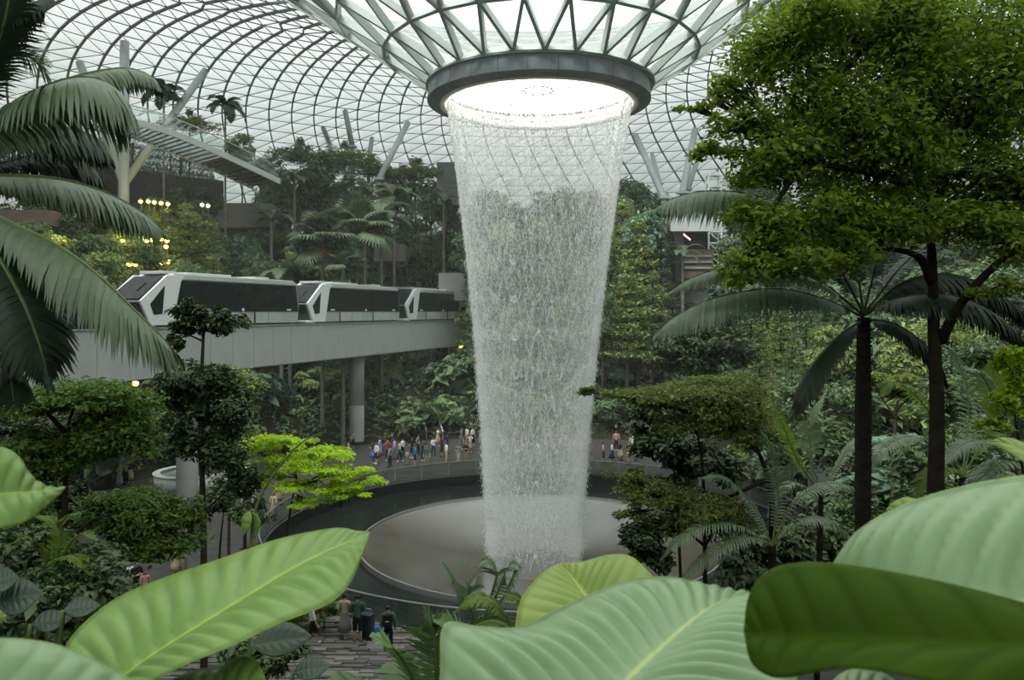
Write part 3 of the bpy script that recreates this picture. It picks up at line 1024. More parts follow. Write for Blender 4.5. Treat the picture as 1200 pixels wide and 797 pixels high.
def leaf_mesh(name, C, g, size, nrm=None, aspect=0.5, fold=0.18, tilt=0.8, var=0.3, droop=0.15):
    """N small folded leaves (two triangles each) at the points C"""
    C = np.asarray(C, dtype=float); N = len(C)
    n = (np.tile([0, 0, 1.0], (N, 1)) if nrm is None else np.array(nrm, float)) + g.normal(0, tilt * 0.6, (N, 3))
    n /= np.linalg.norm(n, axis=1)[:, None] + 1e-9
    a = g.normal(0, 1, (N, 3)); a -= n * (a * n).sum(1)[:, None]; a /= np.linalg.norm(a, axis=1)[:, None] + 1e-9
    b = np.cross(n, a)
    L = (size * np.exp(g.normal(0, var, N)))[:, None]
    w = L * aspect * 0.5
    V = np.stack([C - a * L * 0.5, C + b * w - n * L * fold * 0.0 + n * L * fold * .6, C + a * L * 0.5 - n * L * droop, C - b * w + n * L * fold * .6], axis=1)
    f = np.array([(0, 2, 1), (0, 3, 2)])
    T = (np.arange(N)[:, None, None] * 4 + f[None]).reshape(-1, 3)
    return np_mesh(name, V.reshape(-1, 3), tris=T)


terrace_walls()


def grey_building():
    root = empty('terrace_building', P(812, 318, 84), 0, 'grey terrace building with dark recess and red light line behind the arching frond', 'building')
    facing_box('roof_slab', 788, 250, 834, 268, 82, 8, 'concrete', root, 0.1)
    facing_box('fascia_lip', 786, 255, 836, 271, 81.7, 0.4, 'panel_grey', root)
    facing_box('recess_back', 796, 268, 834, 296, 86, 1, 'black', root)
    facing_box('corner_pillar', 791, 268, 801, 330, 82.5, 1.2, 'train_dark', root)
    facing_box('floor_slab', 800, 292, 836, 326, 83.5, 5, 'wall_brown', root)
    for k in range(3):
        facing_box('ledge', 801, 299 + k * 7, 834, 301 + k * 7, 83.3, 0.3, 'concrete', root)
    a, b = P(798, 272, 83.2) - root.location, P(809, 281, 83.2) - root.location
    MB().tube([a, b], 0.08, 6).build('light_line', 'neon_red', root)
    p = P(812, 318, 84)
    MB().box((0, 3, -(p.z - hill(p.x, p.y)) / 2 - .5), (4, 5, p.z - hill(p.x, p.y) + 1)).build('basement', 'concrete_dark', root)
    t = empty('lattice_tower', P(838, 330, 86), 0, 'white steel lattice mast beside the grey terrace building', 'mast')
    o = t.location
    zt = P(838, 204, 86).z - o.z
    zb = hill(o.x, o.y) - o.z
    for x in (-.7, .7):
        for y in (0, 1.4):
            MB().tube([(x, y, zb), (x, y, zt)], 0.09, 6).build('post', 'white_paint', t)
    for k in range(9):
        z = zt - 0.1 - k * 1.25
        MB().box((0, 0.7, z), (1.5, 1.5, 0.1)).build('crossbar', 'white_paint', t)
        MB().tube([(-.7, 0, z), (.7, 0, z - 1.25)], 0.05, 5).build('brace', 'white_paint', t)
    for k in range(3):
        MB().box((1.1, 0.2, zt - 1.0 - k * 1.1), (0.9, 0.5, 0.5)).build('speaker_box', 'column_white', t, False, 0.04)


grey_building()

# spot lamps among the plants
LAMPS = [(165, 236, 74), (174, 236, 74), (181, 237, 74), (189, 238, 74), (197, 239, 74), (237, 240, 76), (244, 241, 76),
         (172, 282, 70), (178, 281, 70), (189, 280, 70), (196, 282, 70), (195, 289, 70), (124, 306, 66), (128, 305, 66), (152, 309, 68), (159, 309, 68), (190, 307, 70), (197, 306, 70),
         (34, 324, 60), (49, 324, 60), (144, 282, 68), (75, 282, 64), (159, 449, 60), (540, 405, 95), (54, 491, 52), (264, 286, 83)]


def lamps():
    for i, (px, py, Y) in enumerate(LAMPS):
        p = P(px, py, Y)
        z0 = ground_z(p.x, p.y)
        warm = i in (5, 6, 25)
        where = ('in the row of five under the stone wall' if i < 5 else 'in the pair under the walkway end' if i < 7 else
                 'in the cluster of small spots amid the terrace shrubs' if i < 12 or i == 20 else 'low among shrubs above the train roof' if i < 18 else
                 'behind the drooping frond' if i in (18, 19, 21) else 'under the guideway beside the first column' if i == 22 else
                 'under the guideway near the falling water' if i == 23 else 'low in the trees over the crowd' if i == 24 else 'in the dark shop front')
        o = empty('spot_lamp', (p.x, p.y, z0), 0, ('warm' if warm else 'yellow') + ' glowing spot lamp ' + where, 'lamp', 'garden spot lamps ' + where)
        h = p.z - z0
        MB().tube([(0, 0.1, -0.1), (0, 0.1, max(h, 0.1))], 0.035, 5).build('pole', 'dark_metal', o)
        MB().lathe([(0.02, 0.18), (0.12, 0.16), (0.2, -0.05), (0.17, -0.05)], 10).build('lamp_head', 'dark_metal', o)
        ch = o.children
        hd = [c for c in bpy.data.objects if c.parent == o and c.name.startswith('lamp_head')][0]
        hd.location = (0, 0, h + 0.12)
        rr = 0.26 if py > 300 and px > 60 else 0.2
        lens = MB().lathe([(0.02, -rr), (rr * .7, -rr * .7), (rr, 0), (rr * .7, rr * .5), (0.02, rr * .6)], 10).build('bulb', 'lamp_warm' if warm else 'lamp_yellow', o, True)
        lens.location = (0, -0.05, h)
        ld = bpy.data.lights.new('lamp_light', 'POINT'); ld.energy = 38; ld.color = (1, .82, .35) if not warm else (1, .85, .6); ld.shadow_soft_size = .3
        lo = bpy.data.objects.new('lamp_light', ld); COL.objects.link(lo); lo.parent = o; lo.location = (0, -.75, h + .3)


lamps()

# plaza furniture
ctr = P(200, 572, 55); ctr.z = 0
cn = empty('curved_counter', (ctr.x + 1.2, ctr.y + 1.0, 0), 0, 'white curved low counter beside the first guideway column', 'counter')
MB().lathe([(2.6, 0.0), (2.6, 1.0), (2.45, 1.0), (2.45, 0.0)], 40, (0, 0), PI * .75, PI * 2.05, True).build('front_panel', 'white_paint', cn, True)
MB().lathe([(2.7, 1.0), (2.7, 1.06), (2.2, 1.06), (2.2, 1.0)], 40, (0, 0), PI * .75, PI * 2.05, True).build('counter_top', 'white_paint', cn)

p = P(287, 600, 41); p.z = 0
sp = empty('spotlight_post', p, 0, 'black post with two drum spotlights standing on the plaza', 'lamp post')
MB().tube([(0, 0, 0), (0, 0, 3.7)], 0.09, 8).build('post', 'black', sp)
for z in (1.9, 2.9):
    MB().tube([(0.05, -0.1, z + .2), (0.28, -0.25, z - .35)], [0.16, 0.2], 10).build('spotlight', 'black', sp)
MB().box((0, 0, 0.03), (0.4, 0.4, 0.06)).build('base_plate', 'black', sp)

for x0, lab in ((496, 'pale slanted stair handrail nearer the guideway column'), (515, 'pale slanted stair handrail beside the man with raised arms')):
    a = P(x0, 492, 77); b = P(x0 + 4, 506, 75.5)
    hr = empty('handrail', (b.x, b.y, ground_z(b.x, b.y)), 0, lab, 'handrail', 'stair handrails')
    MB().tube([a - hr.location, b - hr.location], 0.07, 6).build('rail', 'white_paint', hr)
    for q in (a, b):
        MB().tube([q - hr.location, Vector((q.x, q.y, ground_z(q.x, q.y) - .1)) - hr.location], 0.05, 6).build('post', 'metal', hr)

q = P(1046, 595, 40)
br = empty('barrier', (q.x, q.y, ground_z(q.x, q.y)), 0, 'grey metal path barrier with pale sloping sign panels between two trunks', 'barrier')
hz = q.z - br.location.z
for x, dy in ((-.45, 0), (.45, .8)):
    MB().box((x, dy, (hz + 1.2) / 2), (0.14, 0.14, hz + 1.2)).build('post', 'dark_metal', br)
MB().box((0.1, 0.3, hz + 1.15), (1.3, 0.12, 0.16)).build('top_rail', 'metal', br)
for k in range(3):
    MB().box((0.25 + k * .28, 0.2 + k * .25, hz + 0.55 - k * .12), (0.22, 0.06, 0.95)).build('sign_panel', 'column_white' if k != 1 else 'dark_metal', br)

# ================================================================== PLANTS
GR = np.random.default_rng(77)


def ellipsoid_pts(g, n, c, rx, ry, rz, shell=0.55):
    d = g.normal(0, 1, (n, 3)); d /= np.linalg.norm(d, axis=1)[:, None]
    rad = (shell + (1 - shell) * g.random(n)) ** 0.7
    return np.array(c) + d * rad[:, None] * np.array([rx, ry, rz])


def crown_bushy(g, n, R_, H, size, base=1.2, k=16):
    """leaf points clumped on an egg-shaped crown; returns leaf mesh and the twig skeleton"""
    cc = ellipsoid_pts(g, k, (0, 0, base + H / 2), R_ * .72, R_ * .72, H / 2 * .72, 0.5)
    pts = np.vstack([ellipsoid_pts(g, n // k, c, R_ * .42, R_ * .42, H * .17, 0.3) for c in cc])
    nr = pts - np.array([0, 0, base + H * .3]); nr /= np.linalg.norm(nr, axis=1)[:, None]; nr[:, 2] += 0.9
    me = leaf_mesh('foliage', pts, g, size, nr)
    m = MB()
    m.tube([(0, 0, -0.6), (0.03 * R_, 0, base * .6), (0, 0.04 * R_, base + H * .35)], [0.05 * R_ + .03, 0.04 * R_ + .02, 0.02 * R_ + .01], 6)
    for c in cc[::2]:
        m.tube([(0, 0, base * .7), Vector((c[0] * .5, c[1] * .5, base * .7 + (c[2] - base * .7) * .45)), Vector(c)], [0.03 * R_, 0.02 * R_, 0.008 * R_], 4, False)
    return me, m.mesh('trunk', None)


def crown_layered(g, n, R_, H, size, layers=8, clear=0.25):
    """tiers of flat horizontal sprays around a straight stem"""
    m = MB().tube([(0, 0, -0.6), (0, 0, H * .5), (0, 0, H)], [0.02 * H, 0.014 * H, 0.004 * H], 6)
    pts = []
    for i in range(layers):
        t = (i + g.uniform(-.2, .2)) / (layers - 1) if layers > 1 else .5
        z = H * (clear + (1 - clear) * t)
        rr = R_ * (1 - 0.75 * max(t, 0) ** 1.3) * g.uniform(.85, 1.1)
        nb = int(g.integers(5, 8)); a0 = g.uniform(0, 2 * PI)
        for b in range(nb):
            a = a0 + 2 * PI * b / nb + g.normal(0, .2)
            L = rr * g.uniform(.7, 1.1)
            e = Vector((L * math.cos(a), L * math.sin(a), z + L * g.uniform(0, .12)))
            m.tube([(0, 0, z - .05 * R_), e], [0.012 * R_ + .01, 0.004 * R_], 4, False)
            q = max(6, int(n / layers / nb * (rr / R_) * 1.5))
            u = g.random(q) ** .7; s = g.normal(0, .20, q) * (0.3 + u) * L
            pts.append(np.stack([u * e.x - s * math.sin(a), u * e.y + s * math.cos(a), z + u * (e.z - z) + g.normal(0, .045 * R_, q)], 1))
    pts = np.vstack(pts)
    return leaf_mesh('foliage', pts, g, size, None, 0.5, 0.15, 0.45), m.mesh('trunk', None)


def rachis_arc(L, a0, a1, n=14):
    p = [(0.0, 0.0, 0.0)]
    for i in range(n - 1):
        a = a0 + (a1 - a0) * i / (n - 2)
        p.append((p[-1][0] + L / (n - 1) * math.cos(a), 0.0, p[-1][2] + L / (n - 1) * math.sin(a)))
    return p


def frond_mesh(curve, nl, ll, lw, hang=0.6, fwd=0.45, r0=0.035, up=None, g=None, start=0.12, broad=False, side=1.0, nameit='leaflets', seg=3):
    """feather leaf: leaflets along both sides of a curved rachis. curve: 3D points. Returns (leaflet mesh, rachis mesh)"""
    g = g or GR
    C = catmull(curve, 40)
    D = np.gradient(C, axis=0); Ln = np.linalg.norm(D, axis=1)[:, None]; D = D / Ln
    t = np.linspace(start, 1.0, nl)
    idx = t * 39
    Pn = np.stack([np.interp(idx, np.arange(40), C[:, k]) for k in range(3)], 1)
    Tn = np.stack([np.interp(idx, np.arange(40), D[:, k]) for k in range(3)], 1)
    Tn /= np.linalg.norm(Tn, axis=1)[:, None]
    Z = np.array([0, 0, 1.0])
    Sd = np.cross(Tn, Z); nn = np.linalg.norm(Sd, axis=1)[:, None]
    Sd = np.where(nn > 0.15, Sd / (nn + 1e-9), np.array([[1.0, 0, 0]]))
    V = []; Q = []; T3 = []
    prof = np.sin(np.clip((t - start) / (1 - start), 0, 1) * PI * .86 + 0.35)
    prof = np.clip(prof, 0.22, 1)
    for sgn in (1, -1):
        for i in range(nl):
            L = ll * prof[i] * g.uniform(.9, 1.08) * (side if sgn < 0 else 1)
            d = Sd[i] * sgn + Tn[i] * (fwd + .5 * t[i] ** 3) + g.normal(0, .035, 3)
            d[2] += 0.12 - (.75 if hang >= .8 else 0)
            d /= np.linalg.norm(d)
            wdir = np.cross(d, Z if abs(d[2]) < .9 else np.array([1.0, 0, 0])); wdir = Tn[i] - d * (Tn[i] @ d); wdir /= np.linalg.norm(wdir) + 1e-9
            b = len(V)
            p = Pn[i].copy(); dd = d.copy()
            ws = [0.55, 1.0, .75] if not broad else [0.5, 1.0, 0.9]
            st = L / seg
            for s in range(seg):
                w = wdir * lw * ws[min(s, 2)] * .5
                V.append(p - w); V.append(p + w)
                p = p + dd * st
                dd = dd + np.array([0, 0, -1.0]) * hang * (0.55 + .45 * s) ; dd /= np.linalg.norm(dd)
            V.append(p)
            for s in range(seg - 1):
                Q.append((b + 2 * s, b + 2 * s + 1, b + 2 * s + 3, b + 2 * s + 2))
            T3.append((b + 2 * seg - 2, b + 2 * seg - 1, b + 2 * seg))
    me = np_mesh(nameit, V, tris=T3, quads=Q)
    m = MB().tube([tuple(c) for c in C[::3]], [r0 * (1 - .85 * k / 13) for k in range(len(C[::3]))], 5)
    return me, m.mesh('rachis', None)


def add_frond(parent, curve_world, o, leaf='frond_green', rach='rachis', label=None, **kw):
    """one frond (a part) with its rachis (a sub-part)"""
    c = [tuple(Vector(p) - Vector(o)) for p in curve_world]
    a, b = frond_mesh(c, **kw)
    f = put('frond', a, parent, leaf)
    put('rachis', b, f, rach)
    if label: f['label'] = label
    return f


# ---- prototypes of the plants on the hillside, several of each kind
PROTO = {}


def protos():
    g = np.random.default_rng(4)
    for i in range(3):
        PROTO['bushy', i] = crown_bushy(g, 3400, 3.0, 5.2, 0.42, 1.6, 20)
    for i in range(3):
        PROTO['shrub', i] = crown_bushy(g, 1500, 1.9, 2.4, 0.40, 0.3, 12)
    for i in range(2):
        PROTO['leafy', i] = crown_bushy(g, 420, 1.9, 2.6, 0.95, 0.3, 10)     # big-leaved shrubs
    for i in range(3):
        PROTO['layered', i] = crown_layered(g, 3000, 3.3, 10.0, 0.34, 11)
    for i in range(2):
        PROTO['umbrella', i] = crown_layered(g, 2400, 4.2, 7.0, 0.36, 3, 0.78)
    PROTO['frond', 0] = frond_mesh(rachis_arc(3.6, 1.1, -0.9), 34, 0.95, 0.10, 0.35, g=g, r0=.05)
    PROTO['frond', 1] = frond_mesh(rachis_arc(3.6, 0.75, -1.1), 34, 0.95, 0.10, 0.4, g=g, r0=.05)
    PROTO['stub', 0] = frond_mesh(rachis_arc(2.3, 0.9, -1.3), 20, 0.75, 0.14, 0.5, g=g, r0=.05)
    # fan leaf: a pleated half disc of pointed fingers on a stalk
    V = []; T = []
    st = rachis_arc(1.5, 0.7, 0.1, 6); e = np.array(st[-1])
    nf = 26
    for k in range(nf):
        a = -2.3 + 4.6 * k / (nf - 1)
        L = 1.25 * (0.8 + .2 * math.cos(a))
        d = np.array([math.cos(a), math.sin(a), -.12]); s = np.array([-math.sin(a), math.cos(a), 0])
        b = len(V)
        V += [e, e + d * L * .6 + s * .085 + [0, 0, .05], e + d * L * .6 - s * .085 + [0, 0, .05], e + d * L + [0, 0, -.28]]
        T += [(b, b + 1, b + 2), (b + 1, b + 3, b + 2)]
    PROTO['fan', 0] = (np_mesh('leaf', V, tris=T), MB().tube(st, 0.025, 4).mesh('stalk', None))
    # paddle leaf (banana, bird of paradise)
    V = []; Q = []
    c = catmull(rachis_arc(2.2, 1.35, 0.1, 8), 10)
    for k in range(10):
        t = k / 9
        w = 0.0 if t < .3 else 0.33 * math.sin(PI * min(1, (t - .3) / .7) ** .8) + .01
        for s in (-1, 0, 1):
            V.append((c[k][0], s * w, c[k][2] + (abs(s) * w * .35)))
    for k in range(9):
        for s in (0, 1):
            b = k * 3 + s
            Q.append((b, b + 1, b + 4, b + 3))
    PROTO['paddle', 0] = (np_mesh('leaf', V, quads=Q, smooth=True), MB().tube([tuple(p) for p in c[:6]], 0.03, 4).mesh('stalk', None))


protos()
PLANTS = []     # (object, zone, kind phrase, px) for the labels given at the end
MCOPY = {}


def with_mat(me, mat):
    """the same shape in another leaf or bark material (shares nothing but is built once)"""
    k = (me.name, mat)
    if k not in MCOPY:
        c = me.copy(); c.materials.clear(); c.materials.append(M(mat)); MCOPY[k] = c
    return MCOPY[k]


def plant(name, X, Y, z, kind, var, sc, rz, leaf, bark='bark', zs=1.0, phrase=None, zone=None, cat='tree'):
    root = empty(name, (X, Y, z), rz, None, cat)
    root.scale = (sc, sc, sc * zs)
    a, b = PROTO[kind, var]
    f = put('foliage', with_mat(a, leaf), root); f['kind'] = 'stuff'
    put('trunk', with_mat(b, bark), root)
    PLANTS.append((root, zone, phrase, CX0 + FPX * X / Y))
    return root


def palm(X, Y, z, h, sc, n, leaf='frond_far', fr='frond', phrase='feather palm', zone=None, bark='palm_grey', r=0.16, seed=0, lean=0.0, bare=False):
    g = np.random.default_rng(seed)
    root = empty('palm_tree', (X, Y, z), 0, None, 'palm')
    if h > 0.3:
        m = MB().tube([(0, 0, -.5), (lean * .3, 0, h * .4), (lean, 0, h)], [r * 1.25, r, r * .8], 8)
        for k in range(int(h / .45)):
            zz = .45 * k + .2
            m.tube([(lean * (zz / h) ** 1.3, 0, zz), (lean * (zz / h) ** 1.3, 0, zz + .07)], r * 1.12, 8)
        m.build('trunk', bark, root, False)
    nm = 'leaf' if fr in ('fan', 'paddle') else 'frond'
    for k in range(n):
        v = int(g.integers(0, 2)) if fr == 'frond' else 0
        a, b = PROTO[fr, v]
        az = 2 * PI * k / n * 2.4 + g.normal(0, .15)
        el = g.uniform(-.75, .35) if fr != 'fan' else g.uniform(-1.25, .7)
        s = sc * g.uniform(.85, 1.1)
        mt = Matrix.Translation((lean, 0, h)) @ Matrix.Rotation(az, 4, 'Z') @ Matrix.Rotation(el, 4, 'Y') @ Matrix.Scale(s, 4)
        f = put(nm, with_mat(a, leaf), root, None, mt)
        put('rachis' if nm == 'frond' else 'stalk', with_mat(b, 'rachis_dark'), f)
    PLANTS.append((root, zone, phrase, CX0 + FPX * X / Y))
    return root


plain('fruit_red', (.30, .05, .02), .5, 0, .3, .3)
# ---- the planted hillside: shrubs first, then trees in front of and above them
def hillside():
    g = np.random.default_rng(12)
    rr = random.Random(8)
    kept = []
    def try_shrub(X, Y, zone, near):
        if any((X - a) ** 2 + (Y - b) ** 2 < near * near for a, b in kept): return
        px = CX0 + FPX * X / Y
        if not (-40 < px < 1240): return
        z = hill(X, Y)
        py = CY0 - FPX * (z - EYE) / Y
        if py > 640 or py < 130: return
        if Y > 34 and -6.5 < (X + 38.6 - .346 * Y) * .945 < 2.0: return
        kept.append((X, Y))
        k = rr.random()
        sc = rr.uniform(.85, 1.45)
        leaf = rr.choice(['leaf_far', 'leaf_far', 'leaf_far_dark', 'leaf_far_blue', 'leaf_far_olive'])
        if k < .55:
            plant('shrub', X, Y, z - .2, 'shrub', rr.randrange(3), sc, rr.uniform(0, 6), leaf, 'bark', rr.uniform(.8, 1.3), 'rounded small-leaved shrub', zone, 'shrub')
        else:
            plant('shrub', X, Y, z - .2, 'leafy', rr.randrange(2), sc, rr.uniform(0, 6), leaf, 'bark', rr.uniform(.8, 1.2), 'large-leaved shrub', zone, 'shrub')
    for _ in range(2600):
        r = rr.uniform(32.5, 60); a = rr.uniform(-.35, PI + .45)
        X, Y = VX + r * math.cos(a), VY + r * math.sin(a)
        if Y < 44: continue
        px = CX0 + FPX * X / Y
        zone = 'left' if px < 545 else 'right' if px > 700 else 'behind'
        if 735 < px < 830 and abs(Y - 81) < 3: continue
        try_shrub(X, Y, zone, 3.0 if r < 46 else 3.6)
    for _ in range(900):
        Y = rr.uniform(17, 62); X = rr.uniform(16, 46)
        if X / Y > .72 or X < 17.5 + (0 if Y > 30 else -1): continue
        try_shrub(X, Y, 'bank', 2.6)

    # skyline and mid-slope trees: (px, py of the top, distance, kind, scale, leaf)
    T = [
        # left of the water
        (318, 178, 97, 'bushy', 'leaf_far', 1.1), (352, 166, 99, 'umbrella', 'leaf_far', 1.0), (376, 172, 101, 'bushy', 'leaf_far_dark', 1.15), (404, 170, 100, 'umbrella', 'leaf_far_olive', 1.0),
        (436, 185, 101, 'umbrella', 'leaf_far', .9), (462, 190, 98, 'bushy', 'leaf_far_dark', 1.0), (487, 188, 101, 'umbrella', 'leaf_far_olive', 1.0), (505, 206, 96, 'bushy', 'leaf_far', .9), (524, 226, 94, 'bushy', 'leaf_far_dark', .8),
        (340, 214, 93, 'bushy', 'leaf_far_dark', 1.1), (386, 208, 95, 'bushy', 'leaf_far', 1.2), (420, 215, 94, 'bushy', 'leaf_far_blue', 1.1), (476, 224, 93, 'layered', 'leaf_far_olive', .9), (500, 232, 90, 'layered', 'leaf_far_olive', 1.0), (528, 246, 90, 'layered', 'leaf_far', 1.0),
        (515, 268, 88, 'bushy', 'leaf_far_blue', .8), (535, 285, 90, 'bushy', 'leaf_far_dark', .8),
        (222, 250, 74, 'layered', 'leaf_far_olive', 1.05), (200, 268, 72, 'layered', 'leaf_far_olive', .9), (248, 262, 76, 'layered', 'leaf_far_olive', .8), (150, 262, 70, 'bushy', 'leaf_far_dark', .9), (110, 268, 66, 'bushy', 'leaf_far', .9), (70, 284, 62, 'bushy', 'leaf_far_dark', .8), (20, 300, 58, 'bushy', 'leaf_far', .9),
        (70, 246, 73, 'bushy', 'leaf_far', 0.80), (95, 236, 75, 'bushy', 'leaf_far_olive', 0.70), (118, 232, 76, 'layered', 'leaf_far', 0.70), (140, 238, 76, 'bushy', 'leaf_far', 0.70), (158, 244, 76, 'bushy', 'leaf_far_dark', 0.60), (176, 246, 75, 'umbrella', 'leaf_far_olive', 0.60), (198, 246, 75, 'layered', 'leaf_far_olive', 0.90), (218, 240, 76, 'layered', 'leaf_far_olive', 1.00), (238, 246, 77, 'bushy', 'leaf_far', 0.70), (256, 272, 77, 'bushy', 'leaf_far_dark', 0.60), (66, 270, 64, 'bushy', 'leaf_far_olive', 0.70), (100, 276, 66, 'bushy', 'leaf_far', 0.70), (132, 270, 68, 'umbrella', 'leaf_far_olive', 0.60), (300, 290, 79, 'bushy', 'leaf_far', 0.60), (316, 300, 76, 'bushy', 'leaf_far_dark', 0.60), (470, 262, 88, 'bushy', 'leaf_far_dark', 0.90), (494, 280, 86, 'bushy', 'leaf_far', 0.80), (505, 300, 84, 'bushy', 'leaf_far_blue', 0.70), (440, 300, 82, 'bushy', 'leaf_far_dark', 0.60), (480, 312, 82, 'bushy', 'leaf_far', 0.60), (90, 300, 60, 'bushy', 'leaf_far', .8), (120, 286, 62, 'bushy', 'leaf_far_olive', .8), (170, 290, 66, 'umbrella', 'leaf_far', .6), (215, 300, 70, 'bushy', 'leaf_far', .7), (250, 300, 72, 'layered', 'leaf_far_olive', .7), (100, 232, 76, 'bushy', 'leaf_far', .8), (125, 240, 75, 'umbrella', 'leaf_far', .8), (160, 246, 74, 'bushy', 'leaf_far_dark', .7), (40, 250, 66, 'bushy', 'leaf_far', .8), (286, 276, 80, 'bushy', 'leaf_far_blue', .75), (316, 262, 84, 'umbrella', 'leaf_far', .8), (272, 296, 78, 'layered', 'leaf_far', .7),
        (140, 228, 82, 'layered', 'leaf_far_dark', .9), (180, 226, 80, 'bushy', 'leaf_far', .6), (208, 222, 82, 'layered', 'leaf_far', .8), (240, 214, 83, 'bushy', 'leaf_far_dark', .7),
        (222, 132, 84, 'umbrella', 'leaf_far_olive', .75), (284, 152, 86, 'bushy', 'leaf_far_olive', .6), (92, 150, 76, 'bushy', 'leaf_far_dark', .8), (60, 160, 74, 'layered', 'leaf_far_dark', .9),
        # right of the water
        (722, 222, 88, 'bushy', 'leaf_far', 1.0), (742, 206, 94, 'bushy', 'leaf_far_dark', 1.1), (772, 222, 92, 'bushy', 'leaf_far', .9), (756, 244, 82, 'bushy', 'leaf_far_blue', .9), (730, 236, 84, 'layered', 'leaf_far_olive', 1.2),
        (748, 262, 80, 'layered', 'leaf_far_olive', 1.25), (712, 276, 82, 'layered', 'leaf_far', 1.1), (775, 262, 84, 'layered', 'leaf_far', 1.1), (735, 312, 78, 'layered', 'leaf_far_olive', .9), (765, 318, 79, 'layered', 'leaf_far', .8), (706, 334, 78, 'bushy', 'leaf_far_dark', .8),
        (884, 200, 88, 'bushy', 'leaf_far_dark', .9), (862, 218, 92, 'umbrella', 'leaf_far_dark', .7), (905, 214, 86, 'bushy', 'leaf_far_dark', .9), (868, 268, 80, 'bushy', 'leaf_far', 1.0), (900, 290, 72, 'bushy', 'leaf_far_dark', 1.0),
        (850, 318, 78, 'bushy', 'leaf_far_blue', .9), (880, 336, 66, 'layered', 'leaf_far', .8), (915, 350, 58, 'layered', 'leaf_far_olive', .8), (945, 352, 56, 'layered', 'leaf_far', .8), (890, 384, 54, 'layered', 'leaf_far_olive', .65),
        (928, 404, 48, 'layered', 'leaf_far_olive', .55), (975, 372, 52, 'bushy', 'leaf_far_olive', .7), (1035, 356, 56, 'bushy', 'leaf_far_dark', .9), (1070, 372, 52, 'bushy', 'leaf_far_olive', .8), (1115, 366, 46, 'umbrella', 'leaf_far_olive', .7), (1165, 372, 40, 'bushy', 'leaf_far_olive', .7),
        (1090, 300, 60, 'bushy', 'leaf_far_dark', 1.2), (1150, 300, 56, 'bushy', 'leaf_far', 1.2), (990, 318, 64, 'bushy', 'leaf_far', 1.1), (1195, 316, 50, 'bushy', 'leaf_far_dark', 1.1),
        # seen through the water
        (570, 214, 98, 'bushy', 'leaf_far', 1.1), (600, 232, 100, 'bushy', 'leaf_far_dark', 1.2), (632, 226, 98, 'layered', 'leaf_far_olive', 1.2), (662, 214, 99, 'bushy', 'leaf_far', 1.2), (692, 218, 96, 'bushy', 'leaf_far_dark', 1.1),
        (560, 286, 90, 'layered', 'leaf_far_olive', 1.0), (590, 292, 88, 'bushy', 'leaf_far', .9), (618, 300, 88, 'layered', 'leaf_far', 1.0), (648, 284, 90, 'bushy', 'leaf_far_olive', 1.0), (680, 292, 86, 'layered', 'leaf_far_olive', 1.0), (605, 352, 82, 'bushy', 'leaf_far_blue', .8), (660, 356, 82, 'bushy', 'leaf_far', .8),
        (575, 272, 86, 'bushy', 'leaf_far', 1.0), (556, 262, 88, 'bushy', 'leaf_far_dark', 1.0), (592, 256, 88, 'bushy', 'leaf_far_olive', 1.0), (640, 250, 88, 'bushy', 'leaf_far', 1.0), (545, 250, 92, 'bushy', 'leaf_far', .9),
        # below the guideway
        (318, 438, 76, 'bushy', 'leaf_far_dark', .55), (348, 430, 79, 'bushy', 'leaf_far', .6), (382, 436, 78, 'bushy', 'leaf_far_dark', .55), (404, 444, 80, 'bushy', 'leaf_far', .5), (456, 424, 82, 'bushy', 'leaf_far_olive', .6), (484, 432, 84, 'bushy', 'leaf_far_dark', .6), (512, 424, 84, 'bushy', 'leaf_far_blue', .6), (536, 438, 82, 'bushy', 'leaf_far', .6),
        (290, 442, 72, 'bushy', 'leaf_far', .6), (120, 455, 58, 'bushy', 'leaf_far_dark', .7), (40, 452, 50, 'bushy', 'leaf_far_dark', .7), (160, 470, 62, 'bushy', 'leaf_far_dark', .6),
    ]
    H = {'bushy': 6.9, 'layered': 10.2, 'umbrella': 7.2}
    PH = {'bushy': 'dense rounded tree', 'layered': 'tiered tree with flat sprays', 'umbrella': 'flat-topped spreading tree'}
    for (px, py, Y, kind, leaf, sc) in T:
        if px < 548 and py < 405:                 # keep clear of the guideway
            while ((px - CX0) / FPX * Y + 38.6 - .346 * Y) * .945 > -8.5 and Y < 106: Y += 1
        for _ in range(40):                       # stay under the glass
            p = P(px, py, Y)
            r_ = math.hypot(p.x - VX, p.y - VY)
            k_ = int(np.argmin(np.abs(PC[200:, 0] - (r_ + 2.5)))) + 200
            if p.z < PC[k_, 1] - 1.0 or Y < 70: break
            Y -= 1
        p = P(px, py, Y)
        z = hill(p.x, p.y)
        zone = 'left' if px < 545 else 'right' if px > 860 and Y < 70 else 'rightback' if px > 700 else 'behind'
        if py > 405: zone = 'below'
        h = p.z - z
        zs = h / (H[kind] * sc)
        base = z
        if zs > 1.5:       # tall stem below the crown
            base = p.z - H[kind] * sc * 1.25; zs = 1.25
        if zs < .6: base = p.z - H[kind] * sc * .8; zs = .8
        t = plant('tree', p.x, p.y, base, kind, rr.randrange({'bushy': 3, 'layered': 3, 'umbrella': 2}[kind]), sc, rr.uniform(0, 6), leaf, 'bark', zs, PH[kind], zone)
        if base > z + .3:
            MB().tube([(0, 0, (z - .4 - base) / (sc * zs)), (0, 0, 0.3)], [0.17, 0.13], 7).build('lower_stem', 'bark', t)

